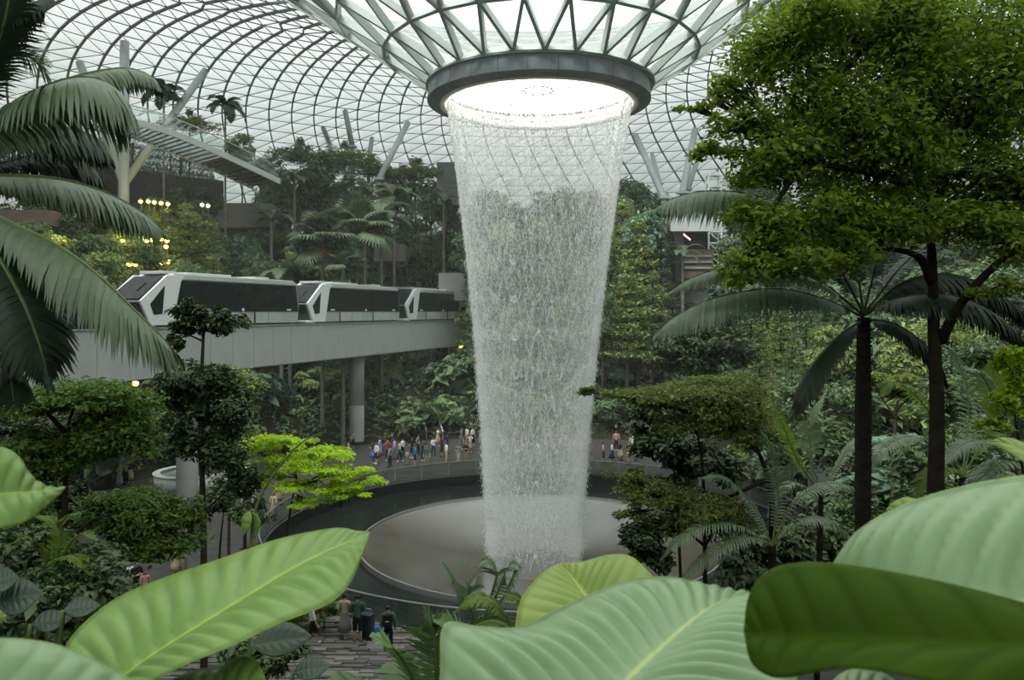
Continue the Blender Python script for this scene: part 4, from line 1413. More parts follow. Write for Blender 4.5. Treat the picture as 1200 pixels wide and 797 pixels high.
    # palms on the slopes
    for i, (px, py, Y, tr, sc, n, fr, ph, lf) in enumerate([
            (447, 262, 80, 1, 1.15, 15, 'frond', 'feather palm with grey trunk', 'frond_far'), (462, 236, 86, 1, 1.1, 14, 'frond', 'feather palm with grey trunk', 'frond_far'), (428, 232, 88, 1, 1.1, 14, 'frond', 'feather palm with grey trunk', 'frond_far'),
            (405, 226, 90, 1, 1.0, 13, 'frond', 'feather palm with grey trunk', 'frond_far'), (345, 214, 88, 1, .95, 13, 'frond', 'feather palm with grey trunk', 'frond_far'), (318, 260, 82, 1, .85, 12, 'frond', 'feather palm with grey trunk', 'frond_far'),
            (264, 128, 82, 1, 1.25, 13, 'stub', 'slender stiff palm rising against the roof', 'frond_dark'), (192, 112, 80, 1, 1.25, 13, 'stub', 'slender stiff palm rising against the roof', 'frond_dark'),
            (378, 292, 73, 0, 1.55, 40, 'fan', 'fan-leaved palm', 'frond_far'), (418, 274, 77, 0, 1.6, 36, 'fan', 'fan-leaved palm', 'frond_far'), (402, 316, 72, 0, 1.0, 18, 'fan', 'fan-leaved palm', 'frond_far'),
            (340, 318, 76, 0, 1.0, 10, 'paddle', 'paddle-leaved clump', 'leaf_far_olive'), (330, 322, 74, 0, .9, 9, 'frond', 'low feather palm', 'frond_far'),
            (520, 236, 93, 1, .9, 12, 'frond', 'feather palm with grey trunk', 'frond_far'), (800, 300, 80, 0, .8, 10, 'frond', 'low feather palm', 'frond_far')]):
        p = P(px, py, Y); z = hill(p.x, p.y)
        h = p.z - z if tr else max(.3, p.z - z)
        palm(p.x, p.y, z, h, sc, n, lf, fr, ph, 'left' if px < 545 else 'rightback', 'palm_grey' if Y < 85 else 'bark_pale', .17 if fr != 'stub' else .12, 100 + i)
        if i == 8:                                # the one in fruit
            fm = MB(); rr2 = random.Random(2)
            for _ in range(26):
                c = Vector((rr2.gauss(.5, .25), rr2.gauss(-1.1, .25), h - .35 + rr2.gauss(0, .3)))
                fm.lathe([(.02, -.13), (.12, 0), (.02, .13)], 6)
                fm.v[-18:] = [tuple(Vector(v) + c) for v in fm.v[-18:]]
            fm.build('fruit_cluster', 'fruit_red', PLANTS[-1][0])['kind'] = 'stuff'
    # loose ground cover over the slopes
    N = 52000
    r = g.uniform(31.5, 62, N); a = g.uniform(-.5, PI + .5, N)
    X = VX + r * np.cos(a); Y = VY + r * np.sin(a)
    ok = (Y > 42); X, Y = X[ok], Y[ok]
    X2 = g.uniform(16, 50, 9000); Y2 = g.uniform(16, 60, 9000)
    X = np.concatenate([X, X2]); Y = np.concatenate([Y, Y2])
    z = np.array([hill(x, y) for x, y in zip(X, Y)])
    ok = (z > .2) & (Y > 15); X, Y, z = X[ok], Y[ok], z[ok]
    nz = .45 * (np.sin(X * 1.3 + 2 * np.sin(Y * .7)) + 1)
    pts = np.stack([X, Y, z + g.random(len(X)) * (.4 + nz)], 1)
    me = leaf_mesh('ground_cover', pts, g, .55, None, .55, .18, .9)
    tag(put('ground_cover', me, None, 'leaf_far'), 'low leafy ground cover carpeting the dark slopes', 'plants', None, 'stuff')


hillside()

# ------------------------------------------------------------------ trees that stand nearer, each shaped on its own
def shaped_tree(name, label, trunks, pads, size, leaf, bark='bark', r0=0.12, seed=1, tilt=.55, cat='tree', dens=1.7, aspect=.5, spread=1.35):
    """trunks: lists of (px, py, distance) from the foot up; pads: leaf masses (px, py, distance, half width px, half height px, half depth m, leaves)"""
    g = np.random.default_rng(seed)
    T0 = [P(*t) for t in trunks[0]]
    ft = T0[0].copy(); gz = ground_z(ft.x, ft.y)
    root = empty(name, (ft.x, ft.y, gz), 0, label, cat)
    o = root.location
    m = MB()
    for i, tr in enumerate(trunks):
        pts = [P(*t) for t in tr]
        if i == 0 and pts[0].z > gz - .1:
            pts = [Vector((ft.x, ft.y, gz - .3))] + pts
        cv = catmull([tuple(p - o) for p in pts], 4 * len(pts))
        k = len(cv)
        rr = r0 if i == 0 else r0 * .5
        m.tube([tuple(c) for c in cv], [rr * (1 - .72 * j / (k - 1)) for j in range(k)], 8)
    nodes = [P(*t) - o for tr in trunks for t in tr]
    pts = []; nrm = []
    for (px, py, Y, rx, ry, dp, n) in pads:
        c = P(px, py, Y) - o
        a, b = rx * Y / FPX, ry * Y / FPX
        nd = min(nodes, key=lambda q: (q - c).length + (2 if q.z > c.z + .3 else 0))
        md = nd.lerp(c, .5); md.z += .12 * (c - nd).length * .4
        m.tube([nd, md, c], [r0 * .3, r0 * .2, r0 * .08], 5, False)
        n = int(n * dens)
        ks = max(4, n // 55)
        sub = ellipsoid_pts(g, ks, tuple(c), a * .85, dp * .85, b * .85 * (1 + .3 * (spread - 1)), .25)
        for q in sub[::max(1, len(sub) // 14)]:
            m.tube([md, c.lerp(Vector(q), .5), Vector(q)], [r0 * .12, r0 * .08, r0 * .03], 4, False)
        w = min(a, dp)
        pp = np.vstack([ellipsoid_pts(g, n // ks, s, w * .34 * spread, w * .34 * spread, max(b * .30 * spread, size * .5), .2) for s in sub])
        pts.append(pp)
        nn = (pp - np.array(c)) / np.array([a * a, dp * dp, b * b]) * b
        nn = .5 * nn / (np.linalg.norm(nn, axis=1)[:, None] + 1e-6); nn[:, 2] += .9
        nrm.append(nn)
    f = put('foliage', leaf_mesh('foliage', np.vstack(pts), g, size, np.vstack(nrm), aspect, .2, tilt), root, leaf)
    f['kind'] = 'stuff'
    m.build('trunk', bark, root, True)
    return root


shaped_tree('canopy_tree', 'large dark-trunked tree with a broad leafy canopy filling the top corner beside the palm',
            [[(1096, 800, 14), (1096, 600, 14), (1098, 480, 14), (1094, 380, 14), (1092, 300, 14), (1084, 220, 14)],
             [(1102, 400, 14), (1130, 350, 13.5), (1180, 300, 13), (1230, 280, 13)], [(1092, 330, 14), (1075, 300, 13.8), (1030, 290, 13.2)],
             [(1090, 280, 14), (1110, 200, 14.5), (1140, 120, 15), (1150, 40, 15)], [(1084, 220, 14), (1040, 150, 14), (980, 90, 13.6), (900, 60, 13.4)],
             [(1084, 220, 14), (1010, 200, 13), (940, 190, 12.8)]],
            [(1000, 30, 14, 130, 60, 1.6, 3600), (1130, 30, 14.5, 120, 60, 1.6, 3600), (1230, 60, 14, 90, 80, 1.4, 2200), (915, 70, 13.5, 65, 42, 1.0, 1500),
             (955, 125, 13.4, 90, 46, 1.2, 2200), (1060, 110, 14, 100, 50, 1.4, 2600), (1160, 130, 14, 90, 50, 1.3, 2300), (925, 180, 12.8, 70, 36, .9, 1500),
             (1010, 190, 13.5, 85, 44, 1.0, 2200), (1110, 205, 14, 80, 44, 1.1, 1900), (1190, 210, 13.4, 60, 50, 1.0, 1600), (975, 245, 13, 80, 32, .9, 1700),
             (900, 262, 12.6, 58, 30, .7, 1100), (1045, 255, 13.2, 70, 34, .9, 1500), (1140, 262, 13.4, 60, 34, .9, 1200), (920, 305, 12.4, 70, 26, .7, 1200),
             (985, 296, 12.8, 55, 24, .7, 900), (868, 318, 12.3, 30, 16, .4, 330), (1195, 280, 13, 50, 30, .7, 800),
             (865, 104, 13.2, 40, 20, .5, 300), (835, 116, 13.1, 30, 10, .4, 130), (812, 126, 13.1, 20, 6, .3, 60), (875, 150, 13, 50, 26, .6, 600), (845, 178, 12.8, 34, 14, .4, 220), (895, 66, 13.3, 36, 26, .6, 320), (920, 30, 13.4, 46, 30, .7, 500), (885, 200, 12.8, 40, 20, .6, 400), (1180, 90, 13, 60, 60, .8, 1200), (1090, 60, 13, 80, 60, .8, 1500), (1010, 140, 12.8, 80, 50, .8, 1400), (1080, 170, 12.8, 60, 30, .6, 800),
             (1060, 20, 13, 60, 40, .8, 1200), (1170, 340, 12.8, 30, 14, .4, 240), (960, 20, 12.6, 60, 30, .7, 900)],
            .112, 'leaf_tree', 'bark_dark', .2, 31, .9, spread=1.6, dens=1.35)

shaped_tree('umbrella_tree', 'flat-topped dark tree with slim trunk beside the edge leaf and under the guideway',
            [[(70, 800, 19), (74, 700, 19), (76, 600, 19), (78, 540, 19), (82, 490, 19)], [(76, 640, 19), (105, 612, 19.4), (140, 600, 20)], [(80, 510, 19), (50, 480, 18.6), (20, 465, 18.4)], [(82, 500, 19), (130, 480, 19.4), (160, 478, 19.6)]],
            [(95, 462, 19, 90, 16, 1.6, 2000), (140, 490, 19.4, 45, 30, 1.0, 1300), (40, 470, 18.6, 60, 18, 1.2, 1100), (110, 515, 19, 48, 26, .9, 1000), (40, 520, 18.6, 40, 22, .8, 600), (165, 520, 19.5, 24, 24, .6, 400), (70, 545, 18.8, 40, 12, .6, 300)],
            .135, 'leaf_mid', 'bark_dark', .13, 32)
shaped_tree('bushy_tree', 'low bushy round-crowned green tree over the plaza people',
            [[(118, 800, 21), (119, 700, 21), (122, 640, 21), (150, 615, 21)]],
            [(165, 600, 21, 66, 28, 1.3, 2300), (190, 625, 21, 48, 30, 1.0, 1500), (130, 600, 20.6, 36, 26, .8, 900), (165, 640, 20.6, 55, 20, .9, 1100), (215, 600, 21.2, 28, 22, .6, 500)],
            .14, 'leaf_mid', 'bark_dark', .15, 33)
shaped_tree('slender_tree', 'slender tree with small round top tuft and dark lower crown before the guideway',
            [[(239, 680, 25), (238, 600, 25), (236, 520, 25), (236, 450, 25), (238, 400, 25), (238, 370, 25)]],
            [(224, 368, 25, 28, 17, .6, 520), (260, 378, 25, 32, 16, .6, 560), (240, 380, 25, 34, 14, .6, 460), (209, 390, 25, 16, 18, .4, 220), (236, 440, 25, 45, 22, .9, 900), (200, 462, 25, 28, 28, .7, 700), (272, 470, 25, 34, 26, .8, 800), (212, 510, 25, 34, 32, .8, 950), (265, 525, 25, 32, 34, .8, 900), (240, 480, 25.4, 40, 26, .8, 700), (290, 560, 25, 18, 26, .5, 350)],
            .17, 'leaf_dark', 'bark', .13, 34)
shaped_tree('lime_tree', 'bright lime-green tree with flat feathery sprays before the round column',
            [[(330, 760, 27), (334, 660, 27), (340, 600, 27), (348, 560, 27)], [(345, 575, 27), (380, 556, 27), (430, 556, 27)]],
            [(330, 518, 27, 46, 10, 1.0, 900), (372, 532, 27, 52, 10, 1.1, 1100), (395, 552, 26.6, 50, 9, 1.0, 1000), (330, 545, 26.6, 48, 12, 1.0, 1000), (420, 566, 26.8, 36, 7, .8, 560), (365, 570, 26.4, 56, 9, 1.0, 1000), (310, 560, 26.4, 30, 12, .7, 500), (352, 588, 26.2, 40, 6, .7, 500), (300, 528, 27, 24, 12, .6, 400), (400, 578, 26.4, 40, 6, .7, 450)],
            .125, 'leaf_lime', 'bark', .08, 35, .5, dens=1.15, spread=1.1)
shaped_tree('lime_tree', 'yellow-green tree half hidden behind the slender dark tree',
            [[(268, 640, 33), (270, 540, 33), (272, 470, 33)]],
            [(262, 438, 33, 40, 12, 1.0, 700), (285, 455, 33, 28, 12, .8, 500), (225, 440, 33, 24, 10, .7, 350), (290, 520, 33, 24, 16, .8, 400), (280, 480, 33, 26, 14, .8, 400)],
            .17, 'leaf_far_olive', 'bark', .09, 36, .4)
shaped_tree('spreading_tree', 'olive-green flat spreading tree in front of the basin edge, one long bough reaching over',
            [[(905, 800, 20), (904, 690, 20), (905, 600, 20), (900, 560, 20), (885, 520, 20)], [(890, 530, 20), (850, 500, 20), (790, 478, 20), (735, 466, 19.8), (680, 456, 19.6)], [(900, 560, 20), (860, 580, 19.6), (800, 600, 19.4)],
             [(885, 520, 20), (890, 480, 20.4), (880, 450, 20.6)], [(826, 760, 20.6), (826, 640, 20.6), (824, 560, 20.4), (818, 510, 20.2)]],
            [(800, 462, 20, 85, 16, 1.4, 2600), (850, 480, 20, 70, 24, 1.4, 2100), (760, 466, 20, 60, 13, 1.0, 1400), (712, 461, 19.7, 36, 6, .5, 420), (690, 457, 19.6, 18, 3, .2, 130), (850, 452, 20.4, 70, 14, 1.2, 1500), (880, 510, 20, 42, 22, 1.0, 1000), (810, 500, 20, 60, 16, 1.0, 1300),
             (755, 575, 19.6, 52, 22, .9, 1300), (815, 590, 19.6, 58, 20, 1.0, 1400), (735, 560, 19.6, 36, 12, .6, 550), (790, 618, 19.4, 56, 18, .9, 1200), (850, 610, 19.8, 42, 22, .8, 900), (738, 600, 19.4, 30, 8, .5, 300)],
            .105, 'leaf_olive', 'bark_dark', .15, 37, .6, dens=1.25, spread=1.3)
shaped_tree('dark_shrub', 'dark glossy shrub hanging at the basin edge below the spreading tree',
            [[(790, 800, 19), (780, 720, 19), (768, 650, 19)]],
            [(752, 628, 19, 32, 18, .6, 700), (765, 650, 19, 24, 20, .5, 500), (745, 645, 19, 22, 16, .4, 350)],
            .15, 'leaf_dark', 'bark_dark', .06, 38, cat='shrub')
shaped_tree('dark_shrub', 'dark rounded tree crown behind the olive spreading tree and under the arching palm frond',
            [[(815, 520, 48), (815, 460, 48), (815, 420, 48)]],
            [(790, 404, 48, 42, 18, 2.0, 1200), (835, 400, 48, 38, 22, 2.0, 1200), (812, 425, 48, 40, 14, 1.8, 700), (870, 412, 48, 24, 16, 1.4, 450)],
            .36, 'leaf_dark', 'bark_dark', .22, 39, cat='tree')
shaped_tree('dark_shrub', 'dark leafy undershrub between the two trunks of the spreading tree',
            [[(800, 760, 23), (795, 620, 23), (790, 550, 23)]],
            [(770, 515, 23, 34, 24, .9, 900), (810, 530, 23, 36, 26, .9, 900), (760, 490, 23, 22, 16, .6, 400), (850, 550, 23, 30, 20, .8, 500), (790, 560, 23, 30, 18, .7, 500)],
            .19, 'leaf_dark', 'bark_dark', .08, 40, cat='shrub')
shaped_tree('small_tree', 'small pale-trunked tree with flat reddish olive crown between palm and big trunk',
            [[(1047, 600, 33), (1046, 560, 33), (1049, 500, 33), (1052, 470, 33)], [(1050, 480, 33), (1066, 466, 33)], [(1050, 490, 33), (1034, 468, 33)]],
            [(1045, 445, 33, 38, 10, 1.2, 800), (1060, 458, 33, 32, 8, 1.0, 500), (1025, 455, 33, 24, 8, .8, 300)],
            .22, 'leaf_olive', 'bark_pale', .14, 41, .4)
shaped_tree('lime_shrub', 'bright yellow-green shrub spray at the edge beside the pale young leaf',
            [[(1215, 640, 13), (1200, 560, 13), (1188, 480, 13)]],
            [(1188, 425, 13, 20, 24, .4, 330), (1178, 470, 13, 22, 16, .4, 240), (1196, 455, 13, 18, 26, .3, 240), (1165, 498, 13, 16, 8, .3, 100)],
            .12, 'leaf_lime', 'bark_dark', .05, 42, cat='shrub')
shaped_tree('green_shrub', 'small bright green shrub beside the slim trunk of the flat-topped tree',
            [[(52, 700, 24), (52, 620, 24), (52, 560, 24)]],
            [(50, 522, 24, 26, 16, .7, 450), (58, 548, 24, 24, 22, .7, 450), (38, 560, 24, 18, 20, .5, 300)],
            .17, 'leaf_mid', 'bark_dark', .06, 43, cat='shrub')
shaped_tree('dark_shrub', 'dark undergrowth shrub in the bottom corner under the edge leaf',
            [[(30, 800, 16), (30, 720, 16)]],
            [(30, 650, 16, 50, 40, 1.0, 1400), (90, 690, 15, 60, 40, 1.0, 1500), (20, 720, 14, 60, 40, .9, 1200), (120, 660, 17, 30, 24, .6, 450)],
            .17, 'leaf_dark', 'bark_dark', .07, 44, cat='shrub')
shaped_tree('dark_shrub', 'dark shrub below the big left leaf beside the near paving',
            [[(310, 830, 15), (312, 760, 15)]],
            [(310, 770, 15, 36, 20, .6, 500), (340, 756, 15.5, 26, 14, .5, 300), (280, 760, 15, 30, 16, .5, 350)],
            .14, 'leaf_dark', 'bark_dark', .05, 45, cat='shrub')
shaped_tree('green_shrub', 'low green hedge shrub against the balustrade behind the strolling couple',
            [[(380, 738, 30.6), (380, 722, 30.6)]],
            [(366, 716, 30.6, 34, 12, .8, 600), (390, 710, 30.6, 18, 10, .6, 300), (342, 720, 30.6, 24, 12, .8, 400)],
            .15, 'leaf_mid', 'bark_dark', .05, 46, cat='shrub')
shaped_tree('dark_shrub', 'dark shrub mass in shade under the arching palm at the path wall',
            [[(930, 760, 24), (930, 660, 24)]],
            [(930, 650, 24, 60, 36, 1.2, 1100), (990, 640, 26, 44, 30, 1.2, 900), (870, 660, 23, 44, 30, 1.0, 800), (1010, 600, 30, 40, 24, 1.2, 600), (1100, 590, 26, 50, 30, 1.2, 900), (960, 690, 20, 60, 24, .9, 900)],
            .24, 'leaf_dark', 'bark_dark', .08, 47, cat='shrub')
shaped_tree('green_shrub', 'mid-green leafy shrub bank behind the big trunk',
            [[(1120, 640, 30), (1120, 540, 30)]],
            [(1110, 470, 30, 50, 30, 1.4, 1000), (1160, 420, 32, 50, 26, 1.4, 1000), (1140, 520, 28, 40, 30, 1.2, 800), (1075, 540, 30, 36, 30, 1.2, 700), (980, 520, 34, 40, 40, 1.4, 900), (940, 470, 36, 40, 36, 1.6, 900), (1010, 470, 36, 36, 30, 1.4, 700)],
            .26, 'leaf_far', 'bark_dark', .1, 48, cat='shrub')

shaped_tree('dark_shrub', 'tall dark shrub standing before the white curved counter under the slender tree',
            [[(255, 700, 30), (258, 640, 30), (262, 600, 30)]],
            [(255, 585, 30, 30, 18, .9, 500), (290, 600, 30, 24, 22, .9, 450), (232, 600, 30, 22, 16, .7, 300), (275, 560, 31, 26, 12, .8, 300)],
            .2, 'leaf_dark', 'bark_dark', .08, 60, cat='shrub')
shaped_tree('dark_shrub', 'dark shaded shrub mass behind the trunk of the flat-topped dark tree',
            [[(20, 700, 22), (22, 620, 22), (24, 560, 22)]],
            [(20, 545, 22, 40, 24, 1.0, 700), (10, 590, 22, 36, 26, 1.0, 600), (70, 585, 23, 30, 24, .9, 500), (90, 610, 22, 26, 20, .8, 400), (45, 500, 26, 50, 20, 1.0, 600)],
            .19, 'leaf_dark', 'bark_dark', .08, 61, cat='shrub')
shaped_tree('green_shrub', 'low green shrub bank along the plaza edge under the bushy round tree',
            [[(130, 720, 24), (130, 670, 24)]],
            [(95, 600, 24, 24, 18, .8, 350), (60, 650, 20, 40, 24, .9, 600), (85, 720, 18, 44, 24, .9, 600), (30, 600, 20, 30, 24, .8, 500)],
            .16, 'leaf_mid', 'bark_dark', .06, 62, cat='shrub')


# ------------------------------------------------------------------ near palms: each frond follows its own arc
def near_palm(name, label, foot, crown, fr, leaf, ll, lw, bark, r, nl=58, hang=.55, rach='rachis', seg=3, stub=False, nlx=1.0, llx=1.0):
    cr = P(*crown); ft = P(foot[0], CY0, foot[1]); gz = ground_z(ft.x, ft.y)
    root = empty(name, (ft.x, ft.y, gz), 0, label, 'palm')
    o = root.location
    g = np.random.default_rng(len(fr) * 7 + int(crown[0]))
    if not stub:
        d = cr - o
        m = MB().tube([Vector((0, 0, -.4)), d * .5, d * .82, d], [r * 1.2, r, r * 1.05, r * .8], 12)
        for k in range(int(d.length / .16)):
            c = d * (k + .5) * (.16 / d.length)
            m.tube([c, c + Vector((0, 0, .03))], r * 1.12, 10)
        m.build('trunk', bark, root)
    for i, spec in enumerate(fr):
        pts = [P(*p) for p in spec[0]]
        kw = dict(nl=nl, ll=ll, lw=lw, hang=hang, r0=.028, g=g, seg=seg)
        lf = leaf
        if len(spec) > 1: kw.update(spec[1])
        kw['nl'] = int(kw['nl'] * nlx); kw['ll'] *= llx
        lf = kw.pop('leaf', leaf); lab = kw.pop('label', None)
        add_frond(root, pts, o, lf, rach, lab, **kw)
    return root


near_palm('arching_palm', 'tall palm with long drooping fronds entering from the frame edge before the train', (-70, 7.5), (-62, 215, 7.2), [
    ([(-62, 215, 7.2), (0, 256, 6.8), (60, 284, 6.6), (112, 320, 6.5), (160, 366, 6.5), (196, 402, 6.6), (207, 420, 6.7)], dict(nl=84, ll=.50, hang=1.0)),
    ([(-62, 212, 7.2), (0, 206, 7.4), (70, 210, 7.6), (125, 226, 7.8), (168, 250, 8.0), (193, 272, 8.1)], dict(nl=80, ll=.44, hang=.95)),
    ([(-62, 205, 7.2), (-20, 150, 7.0), (30, 112, 6.9), (85, 91, 6.9), (125, 96, 7.0), (146, 120, 7.1), (152, 142, 7.1)], dict(nl=90, ll=.62, hang=.9)),
    ([(-62, 208, 7.2), (0, 140, 8.0), (60, 100, 8.6), (110, 84, 9.0), (150, 80, 9.2), (178, 90, 9.3), (190, 108, 9.4)], dict(nl=70, ll=.34, hang=.9)),
    ([(-62, 205, 7.2), (-30, 120, 6.8), (-6, 60, 6.6), (8, 10, 6.5), (12, -40, 6.5)], dict(nl=60, ll=.30, hang=.35, lw=.03, leaf='frond_dark')),
    ([(-62, 208, 7.2), (-30, 110, 7.6), (5, 60, 7.8), (40, 70, 8.0), (62, 100, 8.1)], dict(nl=50, ll=.40, hang=.5, lw=.02)),
    ([(-62, 220, 7.2), (-10, 290, 6.6), (25, 350, 6.4), (46, 405, 6.3), (58, 452, 6.3)], dict(nl=80, ll=.40, hang=.7, leaf='frond_dark')),
    ([(-62, 222, 7.2), (-40, 300, 6.4), (-10, 370, 6.2), (10, 430, 6.2), (16, 470, 6.2)], dict(nl=70, ll=.42, hang=.7, leaf='frond_dark')),
    ([(-62, 208, 7.2), (10, 160, 7.8), (70, 150, 8.2), (110, 160, 8.4), (132, 188, 8.5)], dict(nl=70, ll=.42, hang=.9, leaf='frond_dark')),
    ([(-62, 210, 7.2), (0, 190, 8.0), (60, 178, 8.6), (100, 190, 8.8), (120, 214, 9.0)], dict(nl=60, ll=.40, hang=.9, leaf='frond_dark')),
    ([(-62, 208, 7.2), (-40, 90, 6.8), (0, 30, 6.7), (40, 4, 6.8), (60, -6, 6.9)], dict(nl=50, ll=.24, hang=.9, lw=.04, leaf='frond_dark')),
], 'frond_green', .5, .05, 'palm_grey', .14, nlx=1.25, llx=1.25)

near_palm('feather_palm', 'tall feather palm with grey ringed trunk and arching fronds under the leafy canopy', (1010, 15), (1012, 372, 15), [
    ([(1012, 372, 15), (965, 350, 14.4), (905, 338, 14.0), (835, 350, 13.8), (790, 372, 13.7), (768, 392, 13.7)], dict(nl=84, ll=.62, hang=1.0)),
    ([(1012, 370, 15), (960, 330, 14.8), (900, 314, 14.6), (850, 314, 14.4), (810, 326, 14.4), (782, 344, 14.4)], dict(nl=70, ll=.40, hang=.8)),
    ([(1012, 368, 15), (975, 300, 14.6), (930, 250, 14.2), (880, 228, 13.9), (825, 224, 13.8), (790, 232, 13.7), (768, 244, 13.7)], dict(nl=84, ll=.72, hang=1.0)),
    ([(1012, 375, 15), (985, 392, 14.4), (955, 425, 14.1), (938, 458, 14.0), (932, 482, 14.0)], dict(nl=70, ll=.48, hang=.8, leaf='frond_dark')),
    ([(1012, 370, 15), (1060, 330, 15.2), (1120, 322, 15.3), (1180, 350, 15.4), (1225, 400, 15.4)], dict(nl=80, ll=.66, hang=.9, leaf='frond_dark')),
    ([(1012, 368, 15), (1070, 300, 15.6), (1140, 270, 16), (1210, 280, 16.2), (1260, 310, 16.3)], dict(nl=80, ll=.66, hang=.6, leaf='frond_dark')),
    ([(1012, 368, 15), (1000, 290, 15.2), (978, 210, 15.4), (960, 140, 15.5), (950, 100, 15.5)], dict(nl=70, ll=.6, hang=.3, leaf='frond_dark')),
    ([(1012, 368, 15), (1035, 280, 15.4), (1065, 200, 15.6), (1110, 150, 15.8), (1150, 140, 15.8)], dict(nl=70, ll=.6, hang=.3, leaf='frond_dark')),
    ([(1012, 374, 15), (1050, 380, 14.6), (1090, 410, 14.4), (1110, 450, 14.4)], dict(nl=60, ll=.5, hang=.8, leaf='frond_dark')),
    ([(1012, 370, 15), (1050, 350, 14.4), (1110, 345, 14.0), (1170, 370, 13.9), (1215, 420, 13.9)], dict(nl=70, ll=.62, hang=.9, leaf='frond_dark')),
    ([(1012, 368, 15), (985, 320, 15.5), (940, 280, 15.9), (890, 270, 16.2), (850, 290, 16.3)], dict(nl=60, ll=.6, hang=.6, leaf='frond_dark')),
], 'frond_green', .6, .072, 'bark_dark', .145, rach='rachis_dark', nlx=1.15, llx=1.2)

near_palm('understory_palm', 'low palm with pale drooping fronds below the spreading tree', (915, 19), (905, 640, 19), [
    ([(905, 640, 19), (870, 618, 18.8), (830, 615, 18.6), (795, 632, 18.5), (775, 655, 18.5)], {}),
    ([(905, 640, 19), (880, 630, 18.6), (845, 640, 18.3), (810, 668, 18.2), (790, 695, 18.2)], {}),
    ([(905, 640, 19), (930, 590, 19), (965, 568, 19), (1000, 572, 19), (1020, 590, 19)], {}),
    ([(905, 640, 19), (912, 580, 19.2), (905, 530, 19.2), (890, 500, 19.2)], {}),
    ([(905, 640, 19), (940, 610, 18.6), (975, 612, 18.4), (1000, 640, 18.4)], {}),
    ([(905, 640, 19), (880, 590, 19.4), (850, 560, 19.5), (820, 560, 19.5)], {}),
], 'frond_green', .5, .05, 'bark_dark', .08, 44, .7)
near_palm('understory_palm', 'palm with upright feather fronds beside the grey palm trunk', (955, 22), (962, 580, 22), [
    ([(962, 580, 22), (950, 530, 22), (952, 490, 22), (966, 462, 22)], dict(side=1)),
    ([(962, 580, 22), (935, 540, 21.8), (918, 500, 21.6), (905, 470, 21.6)], dict(leaf='frond_lime')),
    ([(962, 580, 22), (985, 540, 22), (1000, 520, 22), (1018, 520, 22)], {}),
    ([(962, 580, 22), (930, 566, 21.8), (910, 580, 21.8), (900, 604, 21.8)], {}),
    ([(962, 580, 22), (990, 570, 22), (1006, 584, 22), (1014, 604, 22)], {}),
], 'frond_green', .5, .06, 'bark_dark', .08, 40, .5)
near_palm('understory_palm', 'palm with fresh yellow-green fronds behind the big dark trunk', (1120, 20), (1128, 560, 20), [
    ([(1128, 560, 20), (1160, 500, 20), (1166, 455, 20), (1160, 425, 20)], dict(leaf='frond_lime', ll=.7)),
    ([(1128, 560, 20), (1150, 480, 20.5), (1180, 430, 20.8), (1215, 420, 21)], {}),
    ([(1128, 560, 20), (1100, 500, 19.8), (1070, 460, 19.6), (1045, 448, 19.5), (1035, 462, 19.4)], dict(leaf='frond_lime')),
    ([(1128, 560, 20), (1090, 520, 19.6), (1060, 512, 19.4), (1030, 530, 19.2), (1018, 560, 19.2)], {}),
    ([(1128, 560, 20), (1160, 540, 19.6), (1190, 550, 19.4), (1215, 580, 19.4)], {}),
    ([(1128, 560, 20), (1135, 470, 20.5), (1120, 420, 20.6), (1100, 400, 20.6)], {}),
    ([(1128, 560, 20), (1150, 556, 19.4), (1170, 575, 19.2), (1180, 600, 19.2)], {}),
    ([(1128, 560, 20), (1108, 548, 19.4), (1085, 560, 19.2), (1072, 585, 19.2)], dict(leaf='frond_lime')),
], 'frond_green', .55, .06, 'bark_dark', .09, 40, .55)
near_palm('understory_palm', 'palm at the far edge with grey-green fronds under the lime shrub', (1190, 17), (1195, 560, 17), [
    ([(1195, 560, 17), (1160, 520, 16.8), (1130, 520, 16.6), (1105, 545, 16.5)], {}),
    ([(1195, 560, 17), (1170, 480, 17), (1150, 440, 17), (1128, 430, 17)], {}),
    ([(1195, 560, 17), (1180, 540, 16.6), (1150, 560, 16.4), (1130, 590, 16.3)], {}),
    ([(1195, 560, 17), (1215, 500, 17), (1225, 460, 17)], {}),
], 'frond_green', .5, .05, 'bark_dark', .08, 40, .6)
near_palm('feather_fern', 'broad feathery palm with stiff leaflets at the bottom centre beside the paving', (505, 7), (508, 850, 7), [
    ([(508, 850, 7), (512, 800, 6.9), (510, 760, 6.8), (506, 735, 6.8), (498, 714, 6.8)], dict(nl=22)),
    ([(508, 850, 7), (490, 810, 6.8), (476, 780, 6.7), (460, 758, 6.6), (440, 746, 6.6)], dict(nl=22)),
    ([(508, 850, 7), (540, 800, 6.9), (545, 760, 6.9), (530, 735, 6.9), (508, 724, 6.9)], dict(nl=22)),
    ([(508, 850, 7), (470, 830, 6.6), (440, 812, 6.5), (410, 800, 6.4), (380, 800, 6.4)], dict(nl=22)),
    ([(508, 850, 7), (490, 820, 7.2), (470, 790, 7.4), (455, 780, 7.5)], dict(nl=18)),
    ([(508, 850, 7), (560, 810, 7.2), (590, 770, 7.4), (600, 740, 7.4)], dict(nl=20)),
], 'fern_green', .30, .066, 'bark_dark', .04, 22, .15, stub=True)
near_palm('feather_fern', 'yellow-green arching palm between the feathery palm and the yellowed leaf', (600, 8), (615, 770, 8), [
    ([(615, 770, 8), (596, 728, 8), (575, 704, 8), (552, 702, 8), (534, 716, 8)], dict(nl=30)),
    ([(615, 770, 8), (600, 740, 7.8), (578, 728, 7.8), (556, 735, 7.8), (544, 750, 7.8)], dict(nl=30)),
    ([(615, 770, 8), (620, 730, 8), (610, 704, 8), (592, 696, 8)], dict(nl=26)),
], 'frond_lime', .24, .04, 'bark_dark', .04, 30, .5, stub=True)
